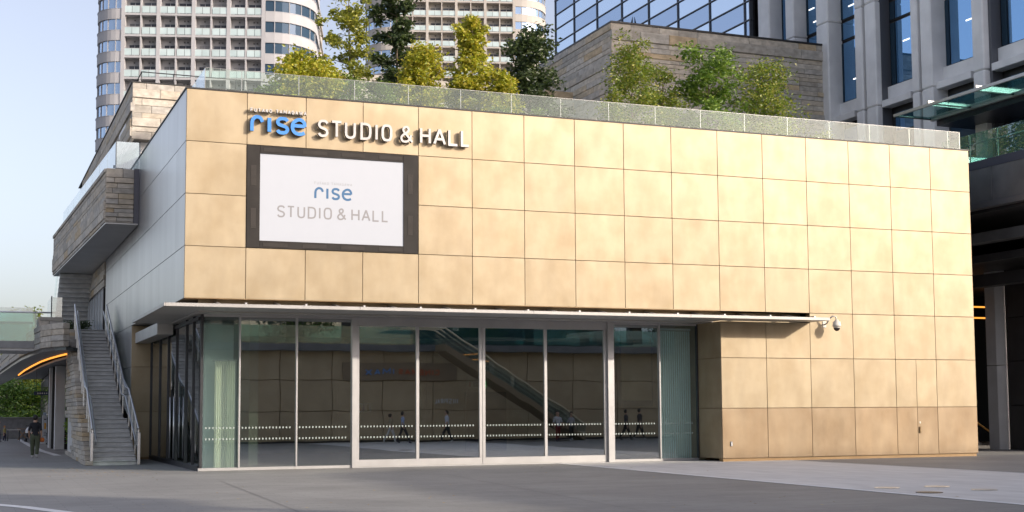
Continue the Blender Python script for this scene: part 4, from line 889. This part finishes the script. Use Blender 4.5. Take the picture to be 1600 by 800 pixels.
v = [(32, 12.1, 4.4), (41, 12.1, -.9), (41, 12.1, -1.6), (32, 12.1, 3.7), (32, 12.8, 4.4), (41, 12.8, -.9), (41, 12.8, -1.6), (32, 12.8, 3.7)]
mesh('truss', v, [[0, 1, 2, 3], [7, 6, 5, 4], [0, 4, 5, 1], [1, 5, 6, 2], [2, 6, 7, 3], [3, 7, 4, 0]], dark, es)

# ================================================================== building behind the camera, mirrored in the glazing
opp = thing('opposite_building', 'brown panelled building across the plaza, seen mirrored in the entrance glazing', 'building', (20, -34, 0))
ow = box('wall', 4.5, 60, -34, -32.4, 0, 5.2, joint, opp)
for k in range(18):
    for j in range(3): box('wall_panel', 4.55+3*k, 7.51+3*k, -32.39, -32.3, .1+1.72*j, 1.79+1.72*j, wood, ow, .01)
box('plinth', 4.5, 60, -32.38, -32.2, 0, .09, podium_dark, opp)
box('terrace_slab', 4.4, 60, -34, -31.6, 5.22, 5.6, podium, opp)
box('terrace_glass', 4.5, 60, -31.75, -31.74, 5.6, 6.6, g_teal, opp)
bk = box('upper_wall', 4.5, 60, -44, -38, 5.6, 9.75, podium_dark, opp)
for k in range(14): box('upper_window', 5+3.9*k, 8.2+3.9*k, -38, -37.95, 6, 9.5, g_curtain if k % 3 else mat('lit_pane', (.7, .74, .78), rough=.15), bk)
def shade_roof(pp):
    n = len(pp); vv = []
    for yb_ in (-44, -31.8): vv += [(x, yb_, 9.8) for x, z in pp]+[(x, yb_, z) for x, z in pp]
    f = []
    for o_ in (0, 2*n):
        for i in range(n-1): f.append([o_+i, o_+i+1, o_+n+i+1, o_+n+i] if o_ else [o_+n+i, o_+n+i+1, o_+i+1, o_+i])
    for i in range(n-1): f += [[n+i, n+i+1, 3*n+i+1, 3*n+i], [2*n+i, 2*n+i+1, i+1, i]]
    f += [[0, n, 3*n, 2*n], [2*n-1, n-1, 3*n-1, 4*n-1]]
    mesh('shading_roof', vv, f, podium, opp)
shade_roof([(4.5, 11.6), (13, 12.2), (16.5, 12.4)]); shade_roof([(27, 12.4), (30, 14.4), (35, 15.6), (60, 15.6)])  # out of view; heights and gap shaped to shade and sun the plaza
for k in (0, 1, 3, 4, 5, 6): box('pillar', 6+8*k, 6.5+8*k, -32.3, -31.9, 5.6, 9.8, dark, opp)
for k, (x, s) in enumerate(((12.5, 1), (23, 2), (31, 3), (40, 4))):
    shrub('terrace_bush', 'leafy bush on the terrace of the brown building across the plaza', 'shrub', (x, -34.5, 5.6), 1.6, .9, 2.2, 'green', 1200, .2, 90+k, 'bushes on the opposite terrace')
ms = thing('cinema_sign', 'pale sign board reading IMAX on the brown building, mirrored in the glazing', 'sign', (10, -32.2, 3.6))
c = at(612, 570, 'Y', 35.5)
box('board', c.x-2.9, c.x+4.0, -32.29, -32.2, 3.55, 4.55, mat('sign_brown', (.28, .21, .14), rough=.6), ms)
def mletter(txt, x_right, x_left, z0, z1, wd, m, par):
    """lettering on a wall that faces +Y: built mirrored in x so it reads right from the plaza"""
    k0 = len(COL.objects); word(txt, -x_right, -x_left, z0, z1, wd, -.02, .0, m, par)
    for o in list(COL.objects)[k0:]:
        for q in o.data.vertices: q.co = (-q.co.x, -32.17-q.co.y*1.0, q.co.z)
        o.location = -WL[par]; o.data.flip_normals(); o.data.flip_normals()
mletter('IMAX', c.x+.2, c.x-1.6, 3.85, 4.2, .07, mat('imax_blue', (.12, .28, .6)), ms)
mletter('CINEMAS', c.x+2.9, c.x+.45, 3.88, 4.18, .06, mat('cinema_red', (.55, .12, .05)), ms)
c = at(696, 626, 'Y', 35.5); s2 = thing('shop_sign', 'small white InSpiral lettering on the brown building, mirrored in the glazing', 'sign', (c.x, -32.2, 2.3))
mletter('INSPIRAL', c.x+.75, c.x-.7, 2.2, 2.5, .045, white, s2)
e2 = thing('escalator', 'twin escalator with pale handrails before the brown building, mirrored in the glazing', 'escalator', (20, -29.5, 0))
p0 = at(688, 520, 'Y', 32.8); p1 = at(905, 684, 'Y', 32.8)
for k, y_ in enumerate((-30.6, -29.6, -28.6)):
    tube('handrail', [(p0.x-2, y_, 6.45), (p0.x, y_, 6.4), (p1.x, y_, 1.0), (p1.x+1.2, y_, .95)], .05, mat('pale_rail', (.6, .52, .36), rough=.4), e2)
    mesh('balustrade', [(p0.x, y_, 6.3), (p1.x, y_, .95), (p1.x, y_, .35), (p0.x, y_, 5.6), (p0.x, y_+.03, 6.3), (p1.x, y_+.03, .95), (p1.x, y_+.03, .35), (p0.x, y_+.03, 5.6)], [[0, 1, 2, 3], [7, 6, 5, 4], [0, 4, 5, 1], [1, 5, 6, 2], [2, 6, 7, 3], [3, 7, 4, 0]], g_stair, e2)
mesh('truss', [(p0.x, -30.6, 5.55), (p1.x, -30.6, .3), (p1.x, -30.6, 0), (p0.x, -30.6, 5.1), (p0.x, -28.6, 5.55), (p1.x, -28.6, .3), (p1.x, -28.6, 0), (p0.x, -28.6, 5.1)], [[0, 1, 2, 3], [7, 6, 5, 4], [0, 4, 5, 1], [1, 5, 6, 2], [2, 6, 7, 3], [3, 7, 4, 0]], mat('truss_brown', (.24, .185, .12), rough=.6), e2)

# ================================================================== bridge, curved roof, shops on the far side of the stairs
br = thing('footbridge', 'footbridge with teal glass sides meeting a stone pier beside the staircase', 'bridge', (-6, 21.5, 4.4))
box('deck', -16, -3.15, 21.3, 25, 4.45, 4.75, conc, br); box('fascia', -16, -3.1, 21.2, 21.29, 4.55, 4.85, mat('fascia', (.25, .25, .25), (.3, .3, .3), rough=.7), br)
for k in range(7): box('pane', -4.95-1.85*k, -3.12-1.85*k, 21.3, 21.312, 4.86, 6.05, g_teal, br); box('pane', -4.95-1.85*k, -3.12-1.85*k, 24.9, 24.912, 4.86, 6.55, g_mist, br)
tube('handrail', [(-16, 21.45, 6.1), (-3.1, 21.45, 6.1), (-2.05, 21.45, 6.1)], .035, steel, br); tube('handrail', [(-16, 24.8, 5.85), (-3.1, 24.8, 5.85)], .035, steel, br)
for k in range(4): box('post', -3.2-3.7*k, -3.14-3.7*k, 21.32, 21.38, 4.86, 6.1, dark, br)
pr_ = thing('stone_pier', 'stacked sandstone pier block between the footbridge and the staircase', 'pier', (-2.5, 21, 4.4))
box('core', -2.95, -2.08, 20.95, 24.5, 4.5, 5.85, stone_core, pr_); rng = random.Random(21)
stones(pr_, 'y', -3.02, -2.06, 4.5, 5.88, 20.98, rng, hs=(.14, .18, .22, .26), ls=(.4, .55, .75)); stones(pr_, 'x', 20.9, 24.3, 4.5, 5.88, -2.98, rng, hs=(.18, .22, .26), ls=(.8, 1.2))
gp = thing('landing_glass_rail', 'glass rail panels on top of the stone pier beside the staircase', 'balustrade', (-2.5, 21.1, 5.9))
box('pane', -2.5, -2.1, 21.15, 21.162, 5.9, 6.75, g_mist, gp); box('post', -2.55, -2.51, 21.13, 21.17, 5.88, 6.8, dark, gp); box('pane', -2.56, -2.548, 21.2, 24, 5.9, 6.75, g_mist, gp)
cv = thing('curved_roof', 'curved retail roof with stone fascia and an amber light strip under its soffit', 'roof', (-3, 30, 4.3))
outer = [at(px, py, 'Z', 4.3) for px, py in ((103, 547), (85, 548), (68, 550), (50, 556), (34, 563), (18, 573), (5, 582), (-12, 594), (-30, 604))]
inner = [at(px, py, 'Z', 4.3) for px, py in ((-10, 607), (25, 590), (60, 592), (112, 590))]
prism('soffit', [(p.x, p.y) for p in outer+inner]+[(1.5, 50), (1.5, 26)], 4.31, 4.45, mat('roof_soffit', (.16, .16, .165), (.2, .2, .205), scale=.5, rough=.3, metal=.5), cv)
for j in range(4):
    for k in range(len(outer)-1):
        a, b = outer[k], outer[k+1]; m_ = (a+b)/2; an = math.atan2(b.y-a.y, b.x-a.x)
        bar('stone', (m_.x, m_.y, 4.56+.24*j), ((b-a).length+.03, .25+.05*((j+k) % 2), .228), an, stone, cv, .012)
led = [at(px, py, 'Z', 4.29) for px, py in ((104, 553), (92, 556), (78, 560), (64, 565), (50, 572), (38, 579), (29, 586))]
tube('light_strip', led, .045, amber, cv)
bar_b = [at(px, py, 'Z', 4.1) for px, py in ((107, 560), (85, 566), (62, 575), (45, 584), (24, 593))]
prism('lower_soffit', [(p.x, p.y) for p in bar_b]+[(1.5, 55), (1.5, 30)], 4.1, 4.2, mat('lower_soffit', (.12, .12, .125), rough=.4, metal=.4), cv)
rt = thing('retail_building', 'shopfront with pale columns and dark framed glass under the curved roof', 'building', (-1, 32, 0))
shopwall = [(-1.25, 30.0), (-.9, 38), (-.6, 48)]
for px, w_, m_ in ((93.5, .46, conc), (86.5, .36, black), (80.5, .26, conc)):
    q = at(px, 703, 'Z', 0); q = at(px, 650, 'Y', 30.0+(93.5-px)*.25); box('column', q.x-w_/2, q.x+w_/2, q.y, q.y+.5, 0, 4.09, m_, rt, .01)
for k, px in enumerate((98, 104, 110, 116, 122)):
    q = at(px, 650, 'Y', 33.5); q2 = at(px+5, 650, 'Y', 33.5); box('mullion', q.x-.05, q.x+.05, 33.4, 33.5, 0, 4.09, dark, rt); box('pane', q.x+.06, q2.x-.0, 33.45, 33.46, 0.1, 4.0, g_front, rt)
for k in range(7):
    q = at(76-2.2*k*.8, 650, 'Y', 40+2*k); box('mullion', q.x-.06, q.x+.06, 40+2*k, 40.1+2*k, 0, 4.0, dark, rt)
    box('pane', q.x-.01, q.x+.01, 40.2+2*k, 41.9+2*k, .1, 3.9, g_side, rt)
q = at(66, 614.5, 'Y', 36); hs_ = thing('hanging_sign', 'small dark blue hanging sign board below the curved roof', 'sign', (q.x, 36, q.z))
box('board', q.x-.42, q.x+.42, 35.95, 36.0, q.z-.1, q.z+.1, mat('navy_sign', (.02, .04, .08), rough=.4), hs_, .01)
for s in (-.3, .3): tube('hanger', [(q.x+s, 35.97, q.z+.1), (q.x+s, 35.97, 4.1)], .012, dark, hs_, 6)
for k in range(5): box('lettering', q.x-.25+.11*k, q.x-.19+.11*k, 35.944, 35.949, q.z-.03, q.z+.03, white, hs_)
q = at(73, 690, 'Z', 0); q.y = 44; q = at(73, 650, 'Y', 44)
st_ = thing('standing_sign', 'white standing sign with an orange square beside the dark column', 'sign', (q.x, 44, 0))
box('board', q.x-.24, q.x+.24, 43.95, 44.05, .12, 1.65, mat('sign_white', (.55, .56, .58), rough=.5), st_, .02); box('base', q.x-.3, q.x+.3, 43.8, 44.2, 0, .119, conc, st_); box('print', q.x-.13, q.x+.13, 43.944, 43.949, .85, 1.2, mat('orange', (.7, .33, .02)), st_)
for k in range(3): box('print_line', q.x-.16, q.x+.1-.05*k, 43.944, 43.949, .45+.1*k, .48+.1*k, dark, st_)
box('print_line', q.x-.15, q.x+.15, 43.944, 43.949, 1.38, 1.44, dark, st_); box('card', q.x-.2, q.x+.2, 43.9, 43.93, 1.66, 1.8, mat('pale_blue', (.4, .5, .62)), st_)
q = at(102, 650, 'Y', 30.5); cb = thing('chalkboard', 'black folding chalkboard sign with coloured writing by the shop glass', 'sign', (q.x, 30.5, 0))
for s in (-1, 1):
    v = [(q.x-.27, 30.5+s*.22, 0), (q.x+.27, 30.5+s*.22, 0), (q.x+.27, 30.5+s*.03, .95), (q.x-.27, 30.5+s*.03, .95)]
    bb = mesh('board', v+[(a, b-.03, c_) for a, b, c_ in v], [[3, 2, 1, 0], [4, 5, 6, 7], [0, 1, 5, 4], [1, 2, 6, 5], [2, 3, 7, 6], [3, 0, 4, 7]], black, cb)
for k in range(6): tube('chalk_line', [(q.x-.2, 30.235+.022*k, .3+.09*k), (q.x+.05+.02*(k % 3), 30.235+.022*k, .3+.09*k)], .014, mat('chalk%d' % (k % 3), ((.6, .6, .6), (.5, .2, .2), (.2, .45, .5))[k % 3]), cb, 5)
q = at(115, 708, 'Z', 0)
pl = shrub('potted_plant', 'tall leafy plant in a grey pot against the stone side of the staircase', 'plant', (q.x, q.y, .3), .3, .3, 1.75, 'parkgreen', 1500, .14, 33)
lathe('pot', (q.x, q.y, 0), [(.001, .0), (.17, .0), (.22, .32), (.2, .32), (.19, .28), (.001, .28)], conc, pl)
lw2 = thing('boundary_wall', 'low grey boundary wall in front of the park trees', 'wall', (-6, 62, 0))
for k in range(9): box('panel', -22+3*k, -19.02+3*k, 61.9, 62.2, 0, 1.42, conc if False else mat('grey_wall', (.17, .17, .175), (.22, .22, .225), rough=.8), lw2, .01)
box('cap', -22, 5, 61.8, 62.25, 1.43, 1.5, mat('grey_cap', (.25, .25, .25)), lw2)
# park trees
for k, (px, Y, h, wd, kd) in enumerate([(10, 74, 9.5, 7, 'parkgreen'), (38, 78, 10.5, 7, 'park'), (62, 72, 8.5, 6, 'park'), (-28, 76, 10, 7, 'parkgreen'), (90, 80, 9, 6, 'park'), (25, 67, 3.6, 5, 'green'), (60, 68, 3.2, 5, 'parkgreen')]):
    Y += 40; h *= 1.3; wd *= 1.5; b = at(px, 600, 'Y', Y)
    rngt = random.Random(200+k); t = thing('park_tree' if k < 5 else 'park_bush', ['leafy olive park tree with a forked grey trunk beyond the low wall', 'sunlit golden green park tree behind the low wall', 'low golden park tree next to the shop columns', 'lime green park tree where the low wall runs on past the tables', 'yellowish park tree half hidden behind the shop columns', 'dense green bush just behind the low wall', 'pale green bush behind the low wall next to the columns'][k], 'tree' if k < 5 else 'bush', (b.x, Y, 0), 'trees in the park beyond the wall')
    pts, geos = [], []; L = Vector((b.x, Y, 0))
    if k < 5: geos.append(tubegeo([L, L+Vector((.1, 0, h*.3)), L+Vector((.2, .1, h*.7))], [.16, .12, .04], 8))
    for i in range(22):
        a = i*2.399; q_ = rngt.uniform(.25 if k < 5 else .05, .95); rad = wd/2*math.sin(min(1, q_+.12)*math.pi*.9)**.6*rngt.uniform(.3, 1)
        cpt = L+Vector((math.cos(a)*rad, math.sin(a)*rad, h*q_)); geos.append(tubegeo([L+Vector((.1, 0, h*q_*.6)), cpt], [.05, .01], 5))
        for j in range(3):
            c3 = cpt+Vector((rngt.gauss(0, .5), rngt.gauss(0, .5), rngt.gauss(0, .35)))
            for _ in range(60): pts.append(c3+Vector((rngt.gauss(0, .55), rngt.gauss(0, .55), rngt.gauss(0, .32))))
    v, f = leaves(rngt, pts, .36); mesh('crown', v, f, LF[kd], t); joined('trunk', geos, bark, t)
def xtable(px, Y, lab):
    q = at(px, 650, 'Y', Y); t = thing('folding_table', lab, 'table', (q.x, Y, 0), 'folding tables by the low wall'); wd = mat('table_wood', (.3, .17, .08), rough=.6)
    box('tabletop', q.x-.36, q.x+.36, Y-.3, Y+.3, .72, .75, wd, t)
    for y_ in (-.25, .25):
        for s in (-1, 1): tube('leg', [(q.x-.3*s, Y+y_+.02*s, 0), (q.x+.3*s, Y+y_+.02*s, .72)], .025, wd, t, 6)
xtable(36, 56, 'wooden folding table with crossed legs by the low wall')
def mtable(px, Y, lab):
    q = at(px, 650, 'Y', Y); t = thing('cafe_table', lab, 'table', (q.x, Y, 0)); box('tabletop', q.x-.4, q.x+.4, Y-.4, Y+.4, .70, .73, alu, t)
    for sx in (-.35, .35):
        for s in (-.35, .35): tube('leg', [(q.x+sx, Y+s, 0), (q.x+sx, Y+s, .7)], .02, dark, t, 6)
    for s in (-1, 1):
        ch = thing('cafe_chair', 'dark metal cafe chair at the grey cafe table by the low wall', 'chair', (q.x+.75*s, Y, 0), 'cafe chairs'); x = q.x+.75*s
        box('seat', x-.2, x+.2, Y-.2, Y+.2, .43, .46, dark, ch); box('backrest', x+.18*s-.015, x+.18*s+.015, Y-.2, Y+.2, .55, .85, dark, ch)
        for a in (-.18, .18):
            for b in (-.18, .18): tube('leg', [(x+a, Y+b, 0), (x+a, Y+b, .43)], .014, dark, ch, 6)
            tube('back_post', [(x+.18*s, Y+a, .45), (x+.18*s, Y+a, .85)], .012, dark, ch, 6)
mtable(22, 53, 'grey metal cafe table beside the wooden folding table')
# pushchair
q = at(47, 650, 'Y', 50); pc = thing('pushchair', 'white and black pushchair parked behind the walking person', 'pushchair', (q.x, 50, 0))
lathe('hood', (q.x, 50, .55), [(.26, 0), (.24, .18), (.16, .33), (.001, .4)], white, pc); box('seat', q.x-.2, q.x+.2, 49.8, 50.3, .3, .56, black, pc, .03)
for sx in (-.22, .22):
    for s in (-.25, .3): o = lathe('wheel', (q.x+sx, 50+s, .0), [(.02, .0), (.1, .02), (.1, .2), (.02, .22)], black, pc, 12)
tube('handle', [(q.x-.2, 50.3, .5), (q.x-.2, 50.6, 1.0), (q.x+.2, 50.6, 1.0), (q.x+.2, 50.3, .5)], .018, dark, pc, 6)

# ================================================================== people
skin = mat('skin', (.48, .30, .21), rough=.55); hairm = mat('hair', (.012, .010, .009), rough=.5)
def person(label, loc, rotz, h, top, bottom, shoe, arms=((0, 0), (0, 0)), stride=.2, wide=1., hair=hairm, carry=None, group=None):
    """standing or walking figure: one skinned body with head, hands with fingers and feet; local front is -Y"""
    t = thing('person', label, 'person', loc, group); t.rotation_euler.z = rotz
    s = h/1.7; V, E, Rd, K = [], [], [], []      # K: 0 skin 1 top 2 bottom 3 shoe
    def add(p, r, k, par=None):
        V.append(Vector(p)*s); Rd.append(r*s); K.append(k)
        if par is not None: E.append((par, len(V)-1))
        return len(V)-1
    pel = add((0, 0, .93), .135, 2); wa = add((0, 0, 1.06), .125, 1, pel); chs = add((0, .0, 1.25), .145, 1, wa); up = add((0, .01, 1.39), .115, 1, chs)
    nk = add((0, 0, 1.47), .055, 0, up); hd = add((0, -.015, 1.56), .085, 0, nk); h2 = add((0, -.02, 1.63), .092, 0, hd); h3 = add((0, -.01, 1.69), .06, 0, h2)
    for sd, (sw, bend) in zip((-1, 1), arms):
        sh = add((.17*sd, .0, 1.37), .065, 1, up); el = add((.23*sd, -sw*.5+.03, 1.12), .05*wide**.5, 1, sh)
        wr = add((.24*sd, -sw-bend, .90+bend*.5), .033, 0, el); pm = add((.24*sd, -sw-bend*1.15, .83+bend*.6), .034, 0, wr)
        for j, (dx, ln) in enumerate(((-.028, .075), (-.009, .09), (.01, .085), (.028, .065))):
            a = add((.24*sd+.3*dx, -sw-bend*1.15+dx, .80+bend*.6), .0115, 0, pm); b = add((.24*sd, -sw-bend*1.2+dx, .80-ln*.6+bend*.6), .0105, 0, a); add((.235*sd-.015*sd, -sw-bend*1.2+dx, .80-ln+bend*.6), .009, 0, b)
        th = add((.24*sd-.02*sd, -sw-bend*1.15-.04, .83+bend*.6), .012, 0, pm); add((.24*sd-.03*sd, -sw-bend*1.15-.055, .79+bend*.6), .010, 0, th)
        hp = add((.09*sd, 0, .86), .105*wide, 2, pel); st = stride*sd; kn = add((.10*sd, -st*.5-.02, .49), .075*wide, 2, hp); an = add((.10*sd, -st+.03*(st < 0)*2, .11+.05*(st < 0)), .055*wide, 2, kn)
        hl = add((.10*sd, -st+.02, .045+.04*(st < 0)), .045, 3, an); add((.105*sd, -st-.12, .035), .04, 3, hl)
    me = bpy.data.meshes.new('body'); me.from_pydata(V, E, []); o = bpy.data.objects.new('body_tmp', me); COL.objects.link(o)
    md = o.modifiers.new('s', 'SKIN'); md.use_smooth_shade = True; sub = o.modifiers.new('u', 'SUBSURF'); sub.levels = 1; sub.render_levels = 1
    for i, sv in enumerate(me.skin_vertices[0].data): sv.radius = (Rd[i]*(1.15 if K[i] in (1,) and abs(V[i].x) < .01 else 1), Rd[i]*(.8 if abs(V[i].x) < .01 and K[i] in (1, 2) else 1)); sv.use_root = (i == 0)
    dg = bpy.context.evaluated_depsgraph_get(); nm = bpy.data.meshes.new_from_object(o.evaluated_get(dg)); bpy.data.objects.remove(o)
    nm.materials.clear()
    for q in (skin, top, bottom, shoe): nm.materials.append(q)
    A = np.array([tuple(v) for v in V]); 
    seg = [(A[a], A[b], K[b] if K[b] == K[a] or K[b] in (0, 3) else K[b]) for a, b in E]
    for p in nm.polygons:
        c = np.array(p.center); best = 9e9; kk = 0
        for a, b, k in seg:
            d = b-a; u_ = min(1, max(0, ((c-a)@d)/max(1e-9, d@d))); ds = np.sum((c-a-d*u_)**2)
            if ds < best: best = ds; kk = k
        p.material_index = kk
    b = bpy.data.objects.new('body', nm); COL.objects.link(b); b.parent = t
    # hair, ears, nose and eyes on the head
    bm = bmesh.new(); bmesh.ops.create_icosphere(bm, subdivisions=3, radius=.108*s)
    for vv_ in bm.verts:
        vv_.co = Vector((vv_.co.x*.97, vv_.co.y*1.06+.022*s, vv_.co.z*1.08))*random.uniform(.97, 1.05)+Vector((0, 0, 1.645*s))
    bmesh.ops.delete(bm, geom=[q for q in bm.verts if q.co.y < -.045*s and q.co.z < 1.68*s], context='VERTS')
    hm = bpy.data.meshes.new('hair'); bm.to_mesh(hm); bm.free(); hm.materials.append(hair); ho = bpy.data.objects.new('hair', hm); COL.objects.link(ho); ho.parent = t
    def bit(nm_, c, r_, m_):
        bm = bmesh.new(); bmesh.ops.create_icosphere(bm, subdivisions=1, radius=1); bmesh.ops.scale(bm, vec=Vector(r_)*s, verts=bm.verts); q = bpy.data.meshes.new(nm_); bm.to_mesh(q); bm.free(); q.materials.append(m_)
        x = bpy.data.objects.new(nm_, q); COL.objects.link(x); x.parent = t; x.location = Vector(c)*s
    for sd in (-1, 1): bit('ear', (.095*sd, 0, 1.60), (.012, .02, .03), skin); bit('eye', (.034*sd, -.1, 1.62), (.012, .008, .008), hairm)
    bit('nose', (0, -.115, 1.59), (.012, .018, .02), skin); bit('mouth', (0, -.1, 1.54), (.022, .008, .006), mat('lips', (.3, .1, .08)))
    return t
cl = lambda n_, c: mat('cloth_'+n_, tuple(k*.8 for k in c), c, scale=9, rough=.9)
q = at(54, 716, 'Z', 0)
person('walking person seen from behind in a black top and wide olive trousers', (q.x, q.y, 0), R(172), 1.66, cl('black', (.014, .015, .02)), cl('olive', (.085, .10, .06)), cl('white', (.6, .6, .6)), arms=((.02, .06), (-.02, .14)), stride=.12, wide=1.3)
q2 = Vector((q.x+.27, q.y+.05, .72)); bg = thing('orange_pouch', 'small orange pouch carried in the hand of the walking person', 'bag', q2)
lathe('body', (q2.x, q2.y, q2.z), [(.001, -.09), (.07, -.08), (.1, 0), (.07, .08), (.001, .09)], mat('pouch', (.5, .14, .02), rough=.6), bg); tube('strap', [q2+Vector((-.05, 0, .07)), q2+Vector((0, 0, .14)), q2+Vector((.05, 0, .07))], .008, dark, bg, 5)
q = at(8, 650, 'Y', 50); person('child in a pale yellow top and orange hat near the cafe table', (q.x, 50, 0), R(60), .98, cl('yellow', (.5, .42, .15)), cl('navy', (.04, .04, .08)), cl('white', (.6, .6, .6)), hair=mat('hat', (.5, .22, .03), rough=.8), stride=.08)
q = at(-1, 650, 'Y', 51); person('adult in a white shirt beside the child in the yellow top', (q.x, 51, 0), R(90), 1.3, cl('white', (.6, .6, .6)), cl('violet', (.12, .09, .2)), cl('navy', (.04, .04, .08)), stride=.1)
for k, (px, lab, ht, tp, bt, rz) in enumerate([(610, 'person in a beige top and white trousers mirrored in the first sliding door', 1.6, (.4, .33, .22), (.6, .58, .55), 90), (631, 'person in a light blue shirt mirrored in the first sliding door', 1.72, (.42, .5, .72), (.05, .05, .06), 90),
        (698, 'person in a white shirt with a dark backpack mirrored under the small white lettering', 1.72, (.6, .62, .68), (.03, .03, .035), -90), (872, 'person in a white top and dark red trousers mirrored at the foot of the escalator', 1.68, (.6, .6, .62), (.2, .03, .03), 180), (893, 'person in a pale grey top and black trousers mirrored at the foot of the escalator', 1.62, (.4, .4, .42), (.03, .03, .03), 180),
        (978, 'person in dark clothes mirrored in the pane next to the blind', 1.7, (.06, .06, .07), (.03, .03, .03), 90), (1000, 'second dark clothed person mirrored in the pane beside the hung beige panel', 1.74, (.08, .07, .07), (.04, .04, .045), 90)]):
    q = at(px, 688, 'Y', 31.5); person(lab, (q.x, 3.3-31.5, 0), R(rz), ht, cl('p%da' % k, tp), cl('p%db' % k, bt), cl('white' if k % 2 == 0 else 'navy', (.6, .6, .6)), stride=.28 if k < 3 or k > 4 else .1, arms=((.15, .05), (-.15, .08)))
